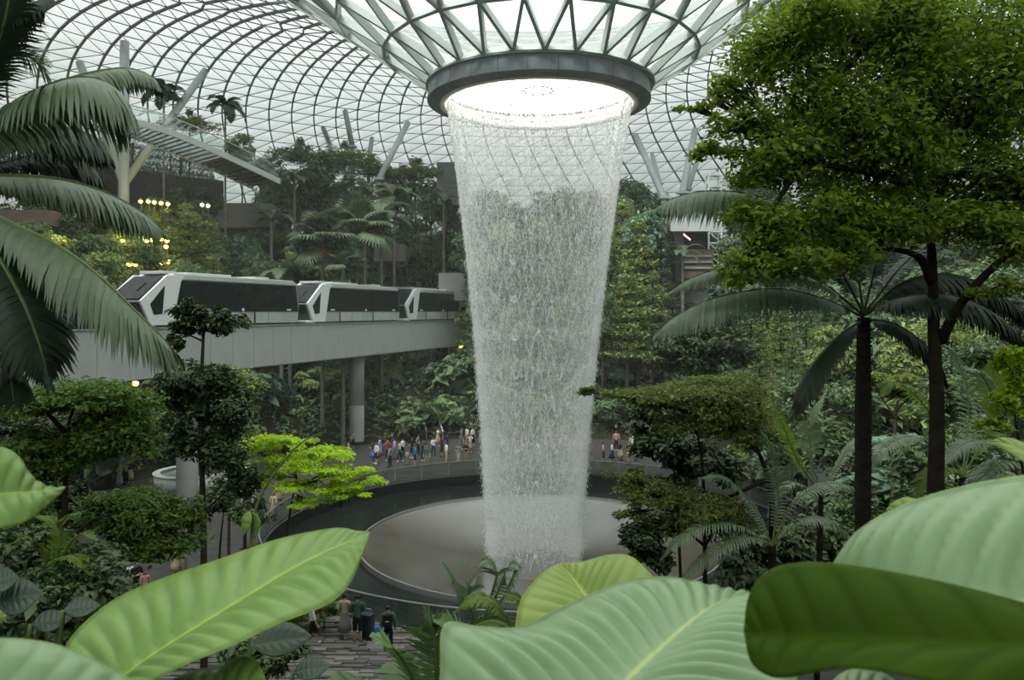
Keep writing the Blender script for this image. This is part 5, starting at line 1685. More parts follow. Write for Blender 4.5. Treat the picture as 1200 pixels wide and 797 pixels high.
near_palm('feather_fern', 'small dark arching palm whose fronds stand out against the white water', (560, 12), (562, 745, 12), [
    ([(562, 745, 12), (545, 705, 12), (532, 680, 12), (520, 660, 12)], {}),
    ([(562, 745, 12), (575, 700, 12), (582, 672, 12), (572, 657, 12), (556, 664, 12)], {}),
    ([(562, 745, 12), (590, 700, 12), (602, 676, 12), (608, 668, 12)], {}),
    ([(562, 745, 12), (585, 690, 12.2), (596, 664, 12.2), (608, 664, 12.2)], {}),
    ([(562, 745, 12), (550, 710, 11.8), (548, 690, 11.8), (556, 678, 11.8)], {}),
], 'frond_green', .34, .04, 'bark_dark', .05, 34, .6, stub=True)
near_palm('tree_fern', 'light yellow-green fern fronds in front of the slim trunk', (60, 15), (58, 680, 15), [
    ([(58, 680, 15), (70, 640, 15), (62, 612, 15), (40, 604, 15)], {}),
    ([(58, 680, 15), (80, 640, 15), (98, 625, 15), (112, 632, 15)], {}),
    ([(58, 680, 15), (50, 645, 14.8), (30, 630, 14.6), (10, 640, 14.5)], {}),
    ([(58, 680, 15), (70, 655, 14.8), (90, 655, 14.6), (104, 672, 14.6)], {}),
    ([(58, 680, 15), (64, 630, 15.2), (78, 606, 15.2), (92, 602, 15.2)], {}),
], 'frond_lime', .26, .07, 'bark_dark', .06, 24, .2, stub=True)
near_palm('understory_palm', 'dark low palm in shade beneath the bushy round tree', (110, 17), (105, 720, 17), [
    ([(105, 720, 17), (90, 680, 17), (70, 665, 17), (48, 672, 17)], {}),
    ([(105, 720, 17), (120, 680, 17), (135, 670, 17), (146, 690, 17)], {}),
    ([(105, 720, 17), (85, 705, 16.6), (66, 715, 16.5), (52, 740, 16.5)], {}),
    ([(105, 720, 17), (104, 680, 17.2), (96, 656, 17.2)], {}),
], 'frond_dark', .4, .05, 'bark_dark', .05, 34, .5, stub=True)


# ------------------------------------------------------------------ the big paddle leaves close to the lens
def big_leaf_mat(name, c1, c2, trans=.25, rough=.42, spec=.5, rib=True):
    m, n, b = new_mat(name)
    t = n.nodes.new('ShaderNodeTexCoord')
    nz = n.nodes.new('ShaderNodeTexNoise'); nz.inputs['Scale'].default_value = 5; nz.inputs['Detail'].default_value = 3
    n.links.new(t.outputs['Object'], nz.inputs['Vector'])
    r = n.nodes.new('ShaderNodeValToRGB')
    r.color_ramp.elements[0].position = .3; r.color_ramp.elements[1].position = .75
    r.color_ramp.elements[0].color = (*c1, 1); r.color_ramp.elements[1].color = (*c2, 1)
    n.links.new(nz.outputs['Fac'], r.inputs[0])
    # the paler midrib and yellow margin, from the leaf's own across-coordinate
    at = n.nodes.new('ShaderNodeAttribute'); at.attribute_name = 'across'
    rr_ = n.nodes.new('ShaderNodeValToRGB')
    rr_.color_ramp.interpolation = 'LINEAR'
    rr_.color_ramp.elements[0].position = .012; rr_.color_ramp.elements[0].color = (1, 1, 1, 1)
    rr_.color_ramp.elements[1].position = .03; rr_.color_ramp.elements[1].color = (0, 0, 0, 1)
    e1 = rr_.color_ramp.elements.new(.975); e1.color = (0, 0, 0, 1)
    e2 = rr_.color_ramp.elements.new(.995); e2.color = (.8, .8, .8, 1)
    n.links.new(at.outputs['Fac'], rr_.inputs[0])
    mx = n.nodes.new('ShaderNodeMix'); mx.data_type = 'RGBA'
    n.links.new(rr_.outputs[0], mx.inputs['Factor']); n.links.new(r.outputs[0], mx.inputs[6])
    mx.inputs[7].default_value = (min(1, c2[0] * 1.7), min(1, c2[1] * 1.35), c2[2] * .9, 1)
    av = n.nodes.new('ShaderNodeAttribute'); av.attribute_name = 'vein'
    mv = n.nodes.new('ShaderNodeMix'); mv.data_type = 'RGBA'
    mm = n.nodes.new('ShaderNodeMath'); mm.operation = 'MULTIPLY'; mm.inputs[1].default_value = .45
    n.links.new(av.outputs['Fac'], mm.inputs[0]); n.links.new(mm.outputs[0], mv.inputs['Factor'])
    n.links.new(mx.outputs[2], mv.inputs[6]); mv.inputs[7].default_value = (c1[0] * .45, c1[1] * .55, c1[2] * .45, 1)
    mx = mv
    n.links.new(mx.outputs[2], b.inputs['Base Color'])
    b.inputs['Roughness'].default_value = rough
    b.inputs['Specular IOR Level'].default_value = spec
    if not rib: rr_.color_ramp.elements[0].color = (0, 0, 0, 1)
    tr = n.nodes.new('ShaderNodeBsdfTranslucent'); n.links.new(mx.outputs[2], tr.inputs[0])
    ms = n.nodes.new('ShaderNodeMixShader'); ms.inputs[0].default_value = trans
    n.links.new(b.outputs[0], ms.inputs[1]); n.links.new(tr.outputs[0], ms.inputs[2])
    n.links.new(ms.outputs[0], n.nodes['Material Output'].inputs['Surface'])


big_leaf_mat('big_leaf', (0.23, 0.40, 0.075), (0.29, 0.47, 0.105), .25, .34)
big_leaf_mat('big_leaf_pale', (0.27, 0.42, 0.20), (0.32, 0.48, 0.235), .2, .32)
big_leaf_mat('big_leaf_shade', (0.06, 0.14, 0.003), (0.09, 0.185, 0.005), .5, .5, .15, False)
big_leaf_mat('big_leaf_yellow', (0.28, 0.42, 0.085), (0.40, 0.53, 0.11), .3)
big_leaf_mat('big_leaf_dark', (0.022, 0.055, 0.026), (0.035, 0.075, 0.034), .2)


def big_leaf(parent, name, Lc, Mc, Rc, mat, nv=16, amp=.010, slant=.10, seed=0, label=None, stalk=None):
    """broad leaf: blade spanned between two margins and a midrib (pixel x, y and distance), pleated along its side veins, 1.5 mm thick"""
    o = parent.location
    NT, NS = 140, 11
    cl, cm, cr = (np.array([tuple(P(*q)) for q in c]) for c in (Lc, Mc, Rc))
    A, B, C = catmull(cl, NT), catmull(cm, NT), catmull(cr, NT)
    sc = np.linalg.norm(A - C, axis=1).max()
    V = []; ac = []; ve = []
    rng = np.random.default_rng(seed)
    ph = rng.uniform(0, 6)
    rows = []
    for side, E_ in ((1, A), (-1, C)):
        for j in range(NS):
            s = j / (NS - 1)
            # side veins leave the midrib towards the tip, so each cross line runs slantwise
            k = np.clip(np.arange(NT) + 0 * s, 0, NT - 1)
            rows.append((side, s, B * (1 - s) + E_ * s))
    # normals from the coarse surface
    def normal(side, E_):
        d1 = np.gradient(B * .5 + E_ * .5, axis=0); d2 = (E_ - B)
        n = np.cross(d1, d2); n /= np.linalg.norm(n, axis=1)[:, None] + 1e-9
        sg = np.sign((n * (np.array([0, -.6, 1]))).sum(1))[:, None]
        return n * np.where(sg == 0, 1, sg)
    nA, nC = normal(1, A), normal(-1, C)
    t = np.linspace(0, 1, NT)
    grid = {}
    for side, s, pts in rows:
        n = nA if side > 0 else nC
        wid = np.linalg.norm((A if side > 0 else C) - B, axis=1)[:, None]
        vein = np.abs(np.sin(PI * nv * (t - slant * s + .01 * math.sin(5 * s + ph))))[:, None]
        pl = amp * 1.5 * (vein - .5) * np.sin(PI * min(1, s * 1.12)) * np.sin(PI * np.clip(t, .02, .98))[:, None] ** .4
        belly = .09 * wid * math.sin(PI * s) * 1.0
        V.append(pts + n * (pl + belly))
        ac.append(np.full(NT, s)); ve.append(1 - np.clip(vein[:, 0] * 1.6, 0, 1) * 1.0 if s > .03 else np.zeros(NT))
    base = np.vstack(V).astype(np.float64)
    Q = []
    for b0 in (0, NS * NT):
        for j in range(NS - 1):
            for i in range(NT - 1):
                a = b0 + j * NT + i
                Q.append((a, a + 1, a + NT + 1, a + NT) if b0 == 0 else (a, a + NT, a + NT + 1, a + 1))
    me = np_mesh(name, base - np.array(o), quads=Q, smooth=True)
    at = me.attributes.new('across', 'FLOAT', 'POINT')
    at.data.foreach_set('value', np.concatenate(ac).astype(np.float32))
    at2 = me.attributes.new('vein', 'FLOAT', 'POINT')
    at2.data.foreach_set('value', np.concatenate(ve).astype(np.float32))
    import bmesh
    bm = bmesh.new(); bm.from_mesh(me)
    bmesh.ops.remove_doubles(bm, verts=bm.verts, dist=1e-5)
    bm.to_mesh(me); bm.free()
    ob = put(name, me, parent, mat)
    md = ob.modifiers.new('thickness', 'SOLIDIFY'); md.thickness = .0015; md.offset = 0
    if label: ob['label'] = label
    if stalk:
        pts = [P(*q) - o for q in stalk]
        cv = catmull([tuple(p) for p in pts], 12)
        MB().tube([tuple(c) for c in cv], [.014 - .0006 * k for k in range(12)], 8).build('petiole', 'rachis', ob, True)
    # raised midrib under the blade
    MB().tube([tuple(b - np.array(o)) for b in (B - nA * .0135)[::7]], [.007 * (1 - .85 * k / 19) for k in range(20)], 6).build('midrib', 'rachis', ob, True)
    return ob


def foreground():
    gl = empty('broadleaf_plant', (-.95, 1.7, 10.2), 0, 'big paddle-leaved plant with bright ribbed leaves, on the train side of the waterfall', 'plant')
    big_leaf(gl, 'leaf', [(112, 830, 1.95), (84, 790, 2.02), (80, 752, 2.1), (130, 705, 2.25), (190, 678, 2.36), (255, 656, 2.45), (325, 632, 2.52), (390, 619, 2.55), (418, 622, 2.52), (434, 624, 2.5)],
             [(112, 830, 1.95), (125, 812, 1.95), (150, 790, 1.98), (190, 762, 2.04), (235, 733, 2.1), (290, 699, 2.2), (340, 668, 2.3), (385, 645, 2.38), (412, 634, 2.44), (434, 624, 2.5)],
             [(112, 830, 1.95), (140, 825, 1.9), (176, 800, 1.88), (225, 776, 1.9), (275, 756, 1.94), (330, 730, 2.0), (385, 708, 2.1), (410, 684, 2.2), (424, 652, 2.35), (434, 624, 2.5)],
             'big_leaf', 19, .012, .10, 1, 'bright green ribbed leaf reaching across with its tip towards the basin', [(112, 830, 1.95), (100, 900, 1.85), (90, 1100, 1.8)])
    big_leaf(gl, 'leaf', [(-110, 790, 1.0), (-60, 748, 1.02), (0, 748, 1.03), (55, 753, 1.05), (100, 768, 1.07), (140, 788, 1.09), (172, 810, 1.1), (200, 840, 1.1)],
             [(-110, 790, 1.0), (-60, 800, .98), (0, 806, .98), (55, 812, .99), (100, 818, 1.01), (140, 825, 1.04), (172, 832, 1.07), (200, 840, 1.1)],
             [(-110, 790, 1.0), (-60, 860, .92), (0, 880, .9), (55, 890, .92), (100, 890, .95), (140, 880, 1.0), (172, 865, 1.05), (200, 840, 1.1)],
             'big_leaf_pale', 10, .003, .1, 2, 'pale soft-edged leaf in the bottom corner', [(-110, 790, 1.0), (-130, 900, 1.1), (-100, 1200, 1.5)])
    big_leaf(gl, 'leaf', [(180, 840, 1.95), (192, 806, 2.0), (215, 790, 2.05), (240, 783, 2.1), (262, 780, 2.12), (280, 768, 2.1), (298, 772, 2.06), (310, 792, 2.0), (318, 820, 1.95)],
             [(180, 840, 1.95), (200, 832, 1.95), (220, 822, 1.96), (240, 814, 1.98), (260, 808, 2.0), (278, 806, 2.0), (295, 808, 1.99), (308, 812, 1.97), (318, 820, 1.95)],
             [(180, 840, 1.95), (205, 850, 1.9), (225, 852, 1.9), (245, 852, 1.9), (262, 850, 1.9), (280, 848, 1.9), (295, 842, 1.92), (308, 832, 1.94), (318, 820, 1.95)],
             'big_leaf', 10, .006, .1, 3, 'small wavy leaf under the long ribbed leaf', [(180, 840, 1.95), (160, 900, 1.9), (120, 1100, 1.8)])
    big_leaf(gl, 'leaf', [(-70, 600, 1.55), (-50, 540, 1.6), (-20, 524, 1.62), (5, 525, 1.64), (22, 535, 1.66), (33, 552, 1.68), (46, 566, 1.70), (60, 572, 1.72), (77, 571, 1.75)],
             [(-70, 600, 1.55), (-50, 592, 1.55), (-25, 584, 1.56), (0, 580, 1.58), (20, 578, 1.6), (35, 577, 1.63), (50, 576, 1.66), (63, 574, 1.7), (77, 571, 1.75)],
             [(-70, 600, 1.55), (-50, 625, 1.5), (-25, 626, 1.5), (0, 620, 1.52), (18, 617, 1.55), (34, 609, 1.58), (48, 598, 1.63), (62, 586, 1.68), (77, 571, 1.75)],
             'big_leaf', 8, .005, .1, 4, 'pale green leaf entering at the edge with a pointed tip', [(-70, 600, 1.55), (-110, 700, 1.55), (-120, 1100, 1.6)])
    gr = empty('broadleaf_plant', (.35, 1.3, 10.4), 0, 'big paddle-leaved plant with wide ribbed leaves along the bottom below the waterfall', 'plant')
    big_leaf(gr, 'leaf', [(745, 850, 1.95), (660, 850, 1.95), (612, 780, 2.0), (604, 738, 2.08), (611, 702, 2.18), (628, 679, 2.27), (645, 665, 2.33), (657, 661, 2.36)],
             [(745, 850, 1.95), (735, 800, 1.98), (720, 760, 2.02), (706, 730, 2.08), (692, 706, 2.16), (680, 690, 2.24), (668, 674, 2.31), (657, 661, 2.36)],
             [(745, 850, 1.95), (800, 800, 2.0), (800, 720, 2.05), (772, 684, 2.12), (742, 654, 2.22), (716, 650, 2.3), (684, 658, 2.34), (657, 661, 2.36)],
             'big_leaf_yellow', 15, .007, .14, 5, 'yellowing leaf with nibbled pale spots and yellow margin', [(745, 850, 1.95), (740, 920, 1.9), (720, 1100, 1.8)])
    big_leaf(gr, 'leaf', [(560, 1000, 1.2), (500, 900, 1.25), (515, 800, 1.32), (520, 733, 1.42), (560, 734, 1.46), (606, 735, 1.5), (650, 716, 1.55), (690, 697, 1.6), (735, 681, 1.64), (785, 676, 1.67), (830, 686, 1.68), (865, 694, 1.68), (897, 697, 1.66)],
             [(560, 1000, 1.2), (600, 950, 1.2), (640, 900, 1.22), (675, 860, 1.25), (705, 828, 1.28), (732, 801, 1.31), (755, 778, 1.35), (778, 757, 1.4), (800, 737, 1.45), (822, 719, 1.5), (844, 706, 1.56), (868, 699, 1.62), (897, 697, 1.66)],
             [(560, 1000, 1.2), (680, 1010, 1.1), (760, 970, 1.1), (830, 920, 1.12), (880, 870, 1.15), (915, 830, 1.18), (932, 800, 1.22), (938, 775, 1.28), (935, 752, 1.34), (928, 733, 1.42), (920, 718, 1.5), (910, 706, 1.58), (897, 697, 1.66)],
             'big_leaf_pale', 22, .011, .07, 6, 'widest ribbed leaf with wavy pleats in the middle of the bottom edge', [(560, 1000, 1.2), (520, 1100, 1.2), (500, 1300, 1.25)])
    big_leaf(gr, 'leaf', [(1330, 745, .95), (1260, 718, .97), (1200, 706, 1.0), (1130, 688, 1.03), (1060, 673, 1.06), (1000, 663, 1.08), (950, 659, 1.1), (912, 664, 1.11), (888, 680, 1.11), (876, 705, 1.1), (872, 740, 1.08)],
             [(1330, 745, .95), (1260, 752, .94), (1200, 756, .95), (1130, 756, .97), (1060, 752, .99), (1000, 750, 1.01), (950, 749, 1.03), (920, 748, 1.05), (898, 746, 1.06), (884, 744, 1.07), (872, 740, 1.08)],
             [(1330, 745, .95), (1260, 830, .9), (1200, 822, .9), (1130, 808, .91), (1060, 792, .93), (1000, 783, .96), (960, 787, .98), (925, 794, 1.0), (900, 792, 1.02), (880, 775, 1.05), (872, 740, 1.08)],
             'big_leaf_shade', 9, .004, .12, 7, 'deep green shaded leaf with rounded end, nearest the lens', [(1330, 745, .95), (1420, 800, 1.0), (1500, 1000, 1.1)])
    big_leaf(gr, 'leaf', [(1330, 560, 1.35), (1260, 549, 1.38), (1200, 557, 1.41), (1150, 565, 1.44), (1100, 577, 1.47), (1060, 591, 1.5), (1022, 610, 1.52), (995, 632, 1.53), (974, 664, 1.52)],
             [(1330, 700, 1.2), (1270, 706, 1.2), (1210, 708, 1.22), (1150, 704, 1.25), (1100, 698, 1.29), (1060, 692, 1.34), (1025, 686, 1.4), (998, 678, 1.46), (974, 664, 1.52)],
             [(1330, 820, 1.1), (1260, 810, 1.1), (1200, 790, 1.12), (1150, 770, 1.16), (1100, 750, 1.2), (1060, 732, 1.26), (1025, 714, 1.33), (998, 692, 1.42), (974, 664, 1.52)],
             'big_leaf_pale', 9, .010, -.22, 8, 'grey-green sheen leaf rising behind the shaded leaf', [(1330, 700, 1.2), (1400, 800, 1.2), (1450, 1000, 1.2)])
    big_leaf(gr, 'leaf', [(965, 830, 1.3), (975, 800, 1.32), (990, 787, 1.35), (1008, 783, 1.38), (1028, 786, 1.4), (1045, 795, 1.4), (1062, 812, 1.4)],
             [(965, 830, 1.3), (980, 822, 1.3), (995, 815, 1.31), (1010, 811, 1.33), (1028, 810, 1.35), (1045, 811, 1.37), (1062, 812, 1.4)],
             [(965, 830, 1.3), (985, 850, 1.25), (1000, 850, 1.26), (1015, 846, 1.28), (1030, 840, 1.31), (1046, 828, 1.35), (1062, 812, 1.4)],
             'big_leaf_pale', 7, .004, .1, 9, 'small leaf tip showing below the shaded leaf', [(965, 830, 1.3), (940, 900, 1.2), (900, 1100, 1.2)])
    gs = empty('young_leaf_plant', (1.2, 2.3, 10.2), 0, 'plant with two small fresh leaf tips above the grey-green sheen leaf', 'plant')
    big_leaf(gs, 'leaf', [(1110, 610, 2.2), (1096, 594, 2.22), (1080, 587, 2.25), (1062, 583, 2.28), (1048, 588, 2.3), (1038, 598, 2.32)],
             [(1110, 610, 2.2), (1095, 606, 2.2), (1080, 602, 2.22), (1064, 600, 2.25), (1050, 600, 2.28), (1038, 598, 2.32)],
             [(1110, 610, 2.2), (1095, 622, 2.15), (1080, 616, 2.17), (1064, 610, 2.2), (1050, 606, 2.26), (1038, 598, 2.32)],
             'big_leaf_yellow', 5, .003, .1, 10, 'small fresh leaf tip beside the big dark trunk', [(1110, 610, 2.2), (1160, 700, 2.1), (1200, 1000, 2.0)])
    big_leaf(gs, 'leaf', [(1290, 560, 2.0), (1240, 530, 2.05), (1205, 520, 2.1), (1180, 513, 2.14), (1166, 515, 2.17), (1152, 520, 2.2)],
             [(1290, 560, 2.0), (1240, 546, 2.02), (1205, 532, 2.06), (1180, 521, 2.12), (1166, 519, 2.16), (1152, 520, 2.2)],
             [(1290, 560, 2.0), (1240, 566, 1.98), (1205, 545, 2.02), (1180, 529, 2.1), (1166, 522, 2.15), (1152, 520, 2.2)],
             'big_leaf_yellow', 6, .003, .1, 11, 'fresh yellow-green leaf tip at the edge', [(1290, 560, 2.0), (1340, 700, 2.0), (1350, 1000, 2.0)])
    gd = empty('dark_leaf_plant', (-2.3, 4.0, 9.0), 0, 'plant with dark rounded leaves low at the edge behind the pale corner leaf', 'plant')
    for k, (x, y, w, h, mt, lab) in enumerate([(22, 700, 28, 24, 'big_leaf_dark', None), (4, 680, 18, 16, 'big_leaf_dark', None), (-4, 724, 12, 12, 'big_leaf_yellow', 'small yellow leaf'), (60, 728, 24, 14, 'big_leaf_dark', None), (96, 712, 22, 13, 'big_leaf_dark', None), (330, 750, 36, 22, 'big_leaf_dark', None), (365, 784, 22, 15, 'big_leaf_dark', None)]):
        Y = 4.0 if x < 200 else 5.0
        n = 7
        tt = [i / (n - 1) for i in range(n)]
        mid = [(x - w + 2 * w * t_, y + h * .3 - h * .5 * t_, Y + .1 * t_) for t_ in tt]
        prof = [0, .62, .95, 1, .85, .5, 0]
        Lc = [(m_[0], m_[1] - h * p_, m_[2] + .12 * p_) for m_, p_ in zip(mid, prof)]
        Rc = [(m_[0], m_[1] + h * p_ * .8, m_[2] - .10 * p_) for m_, p_ in zip(mid, prof)]
        big_leaf(gd, 'leaf', Lc, mid, Rc, mt, 7, .004, .1, 20 + k, lab, [(mid[0][0], mid[0][1], Y), (x - w - 6, y + 80, Y), (x - 10, y + 260, Y)])
    gv = empty('sapling', P(290, 760, 4.5), 0, 'thin green sapling with two hanging leaves before the spotlight post', 'plant')
    big_leaf(gv, 'leaf', [(293, 598, 4.5), (284, 606, 4.5), (283, 618, 4.5), (286, 628, 4.48)], [(293, 598, 4.5), (290, 607, 4.48), (288, 618, 4.47), (286, 628, 4.48)], [(293, 598, 4.5), (295, 607, 4.46), (293, 618, 4.45), (286, 628, 4.48)], 'big_leaf', 4, .002, .1, 31)
    big_leaf(gv, 'leaf', [(293, 598, 4.5), (296, 608, 4.5), (296, 618, 4.5), (299, 628, 4.48)], [(293, 598, 4.5), (299, 606, 4.48), (301, 618, 4.47), (299, 628, 4.48)], [(293, 598, 4.5), (303, 606, 4.46), (305, 616, 4.45), (299, 628, 4.48)], 'big_leaf', 4, .002, .1, 32)
    cv = catmull([tuple(P(*q) - gv.location) for q in ((290, 900, 4.5), (292, 760, 4.5), (294, 640, 4.5), (302, 590, 4.5), (325, 550, 4.5), (352, 520, 4.5), (374, 508, 4.5))], 24)
    MB().tube([tuple(c) for c in cv], [.012 - .0004 * k for k in range(24)], 6).build('stem', 'rachis', gv, True)


foreground()

# ================================================================== PEOPLE
plain('skin', (0.42, 0.27, 0.19), 0.6, 0, 0.3, 0.08)
plain('skin_tan', (0.27, 0.165, 0.11), 0.6, 0, 0.3, 0.08)
plain('hair_black', (0.012, 0.010, 0.009), 0.5, 0, 0.4, 0.2)
plain('hair_brown', (0.06, 0.035, 0.02), 0.5, 0, 0.4, 0.2)
CLOTH = {'white': (.66, .67, .66), 'black': (.015, .015, .017), 'grey': (.22, .22, .21), 'navy': (.02, .03, .07), 'red': (.40, .05, .04), 'orange': (.50, .16, .05), 'yellow': (.60, .42, .03),
         'blue': (.06, .16, .40), 'lilac': (.36, .30, .50), 'pink': (.55, .26, .26), 'green': (.06, .11, .085), 'beige': (.45, .36, .25), 'khaki': (.25, .21, .13), 'teal': (.06, .22, .24), 'maroon': (.14, .02, .03)}
for k_, c_ in CLOTH.items():
    plain('cloth_' + k_, c_, 0.85, 0, 0.15, 0.12, 9)


def body_proto(pose):
    """one continuous figure grown from a posed skeleton, 1.70 m tall, facing -y; returns (body mesh, garment meshes)"""
    J = {}; E = []; rad = {}; seg = {}
    def j(n, p, r, parent=None, s=None):
        J[n] = Vector(p); rad[n] = r
        if parent: E.append((parent, n)); seg[(parent, n)] = s
    sit = pose == 'sit'
    hz = .93 if not sit else .50
    j('pelvis', (0, 0, hz), .125)
    j('waist', (0, .0, hz + .17), .115, 'pelvis', 'top')
    j('chest', (0, .0, hz + .34), .145, 'waist', 'top')
    j('collar', (0, .01, hz + .48), .085, 'chest', 'top')
    j('neck', (0, 0, hz + .56), .052, 'collar', 'skin')
    j('jaw', (0, -.015, hz + .625), .075, 'neck', 'skin')
    j('head', (0, -.005, hz + .70), .095, 'jaw', 'head')
    j('crown', (0, .005, hz + .765), .055, 'head', 'head')
    j('nose', (0, -.108, hz + .675), .012, 'head', 'skin')
    for s, q in ((-1, 'l'), (1, 'r')):
        j('ear' + q, (s * .097, .0, hz + .675), .013, 'head', 'skin')
        j('hip' + q, (s * .09, 0, hz - .07), .095, 'pelvis', 'leg')
        if sit:
            j('knee' + q, (s * .12, -.42, hz - .03), .062, 'hip' + q, 'leg')
            j('shin' + q, (s * .12, -.44, hz - .24), .052, 'knee' + q, 'leg2')
            j('ankle' + q, (s * .12, -.40, .08), .038, 'shin' + q, 'leg2')
            fy = -.40
        else:
            st = {'walk': .20 * s, 'stand': .03 * s, 'arms': .02, 'hips': .04 * s, 'dress': .0, 'back': .02 * s}.get(pose, 0)
            j('knee' + q, (s * .10, -st * .55 - (.03 if st > 0 else 0), .49), .065, 'hip' + q, 'leg')
            j('shin' + q, (s * .105, -st * .75, .33), .055, 'knee' + q, 'leg2')
            j('ankle' + q, (s * .11, -st + (.05 if pose == 'walk' and s < 0 else 0), .085), .038, 'shin' + q, 'leg2')
            fy = J['ankle' + q].y
        j('toe' + q, (J['ankle' + q].x + s * .025, fy - .15, .035), .032, 'ankle' + q, 'shoe')
        sh = (s * .185, .01, hz + .46)
        j('sh' + q, sh, .062, 'collar', 'top')
        if pose == 'arms':
            el, wr, hd = (s * .27, -.16, hz + .34), (s * .13, -.34, hz + .58), (s * .09, -.37, hz + .66)
        elif pose == 'hips':
            el, wr, hd = (s * .36, .06, hz + .24), (s * .20, -.06, hz + .07), (s * .15, -.08, hz + .03)
        elif pose == 'walk':
            el, wr, hd = (s * .23, .07 * s, hz + .18), (s * .24, .02 * s - .12, hz - .04), (s * .24, .03 * s - .16, hz - .11)
        elif sit:
            el, wr, hd = (s * .23, -.04, hz + .20), (s * .15, -.24, hz + .10), (s * .12, -.30, hz + .08)
        elif pose == 'back':
            el, wr, hd = (s * .24, -.02, hz + .19), (s * .14, -.22, hz + .22), (s * .08, -.27, hz + .25)
        else:
            el, wr, hd = (s * .24, .02, hz + .18), (s * .25, -.05, hz - .06), (s * .25, -.07, hz - .13)
        j('el' + q, el, .043, 'sh' + q, 'sleeve')
        j('wr' + q, wr, .029, 'el' + q, 'arm')
        j('palm' + q, hd, .034, 'wr' + q, 'arm')
        d = (Vector(hd) - Vector(wr)).normalized()
        side = d.cross(Vector((s, 0, .2))).normalized()
        for f in range(4):
            ln = (.075, .085, .08, .062)[f]
            b0 = Vector(hd) + side * (.022 * (f - 1.5)) + d * .03
            j('f%d' % f + q, b0, .0105, 'palm' + q, 'arm')
            j('g%d' % f + q, b0 + d * ln * .55 + Vector((-s * .006, 0, 0)), .0095, 'f%d' % f + q, 'arm')
            j('h%d' % f + q, b0 + d * ln + Vector((-s * .022, 0, 0)), .008, 'g%d' % f + q, 'arm')
        t0 = Vector(hd) - side * .03 - d * .01
        j('t0' + q, t0 - side * .022 + d * .02, .012, 'palm' + q, 'arm')
        j('t1' + q, t0 - side * .03 + d * .055, .0095, 't0' + q, 'arm')
    names = list(J)
    me = bpy.data.meshes.new('skeleton')
    me.from_pydata([J[n] for n in names], [(names.index(a), names.index(b)) for a, b in E], [])
    ob = bpy.data.objects.new('skeleton', me); COL.objects.link(ob)
    sk = ob.modifiers.new('skin', 'SKIN'); sk.use_smooth_shade = True; sk.branch_smoothing = .4
    if not me.skin_vertices:
        bpy.context.view_layer.objects.active = ob
    for i, n in enumerate(names):
        v = me.skin_vertices[0].data[i]
        r = rad[n]
        fl_ = {'waist': .72, 'chest': .68, 'pelvis': .78, 'collar': .75}.get(n, 1)
        v.radius = (r, r) if fl_ == 1 else (r * 1.08, r * fl_)
        v.use_root = (n == 'pelvis')
    ss = ob.modifiers.new('sub', 'SUBSURF'); ss.levels = 1; ss.render_levels = 1
    dg = bpy.context.evaluated_depsgraph_get(); dg.update()
    body = bpy.data.meshes.new_from_object(ob.evaluated_get(dg))
    body.name = 'body'
    bpy.data.objects.remove(ob)
    V = np.array([v.co[:] for v in body.vertices]); NV = np.array([v.normal[:] for v in body.vertices])
    segs = list(seg.items())
    A = np.array([J[a][:] for (a, b), s in segs]); B = np.array([J[b][:] for (a, b), s in segs])
    Rr = np.array([max(rad[a], rad[b]) for (a, b), s in segs])
    FC = np.array([p.center[:] for p in body.polygons])
    d = B - A
    t = np.clip(((FC[:, None] - A[None]) * d[None]).sum(2) / (d * d).sum(1)[None], 0, 1)
    dist = np.linalg.norm(FC[:, None] - (A[None] + t[..., None] * d[None]), axis=2) / (Rr[None] + .01)
    lab = [segs[k][1] for k in dist.argmin(1)]
    tt = t[np.arange(len(FC)), dist.argmin(1)]
    polys = [tuple(p.vertices) for p in body.polygons]

    def shell(name, keep, off):
        sel = [p for p, k in zip(polys, keep) if k]
        if not sel: return None
        ids = sorted({i for p in sel for i in p}); mp = {i: k for k, i in enumerate(ids)}
        m = bpy.data.meshes.new(name)
        m.from_pydata([tuple(V[i] + NV[i] * off) for i in ids], [], [tuple(mp[i] for i in p) for p in sel])
        m.polygons.foreach_set('use_smooth', np.ones(len(sel), dtype=bool))
        return m
    z = FC[:, 2]
    low = hz - .05
    G = {'shirt': shell('shirt', [(l in ('top', 'sleeve') and zz > low - .02) for l, zz in zip(lab, z)], .014),
         'jacket': shell('shirt', [(l in ('top', 'sleeve', 'arm') and zz > low - .05 and not (l == 'arm' and q > .85)) and abs(x) < .5 for l, zz, q, x in zip(lab, z, tt, FC[:, 0])], .02),
         'trousers': shell('trousers', [l in ('leg', 'leg2') or (l == 'top' and zz < low + .06) for l, zz in zip(lab, z)], .012),
         'shorts': shell('trousers', [(l == 'leg') or (l == 'top' and zz < low + .06) for l, zz in zip(lab, z)], .018),
         'shoes': shell('shoes', [l == 'shoe' for l in lab], .008),
         'hair': shell('hair', [abs(c[0]) < .13 and c[1] > -.14 and ((c[2] > hz + .625 and c[1] > -.005) or (c[2] > hz + .68 and c[1] > -.05) or c[2] > hz + .735) for c in FC], .016)}
    sk_ = MB().lathe([(.135, hz + .10), (.17, hz - .08), (.22, hz - .35), (.27, hz - .62), (.262, hz - .62), (.16, hz - .10), (.125, hz + .10)], 18).mesh('skirt', None, True)
    G['skirt'] = sk_
    body.polygons.foreach_set('use_smooth', np.ones(len(body.polygons), dtype=bool))
    body.materials.clear()
    return body, G


BODY = {}
PEOPLE = []


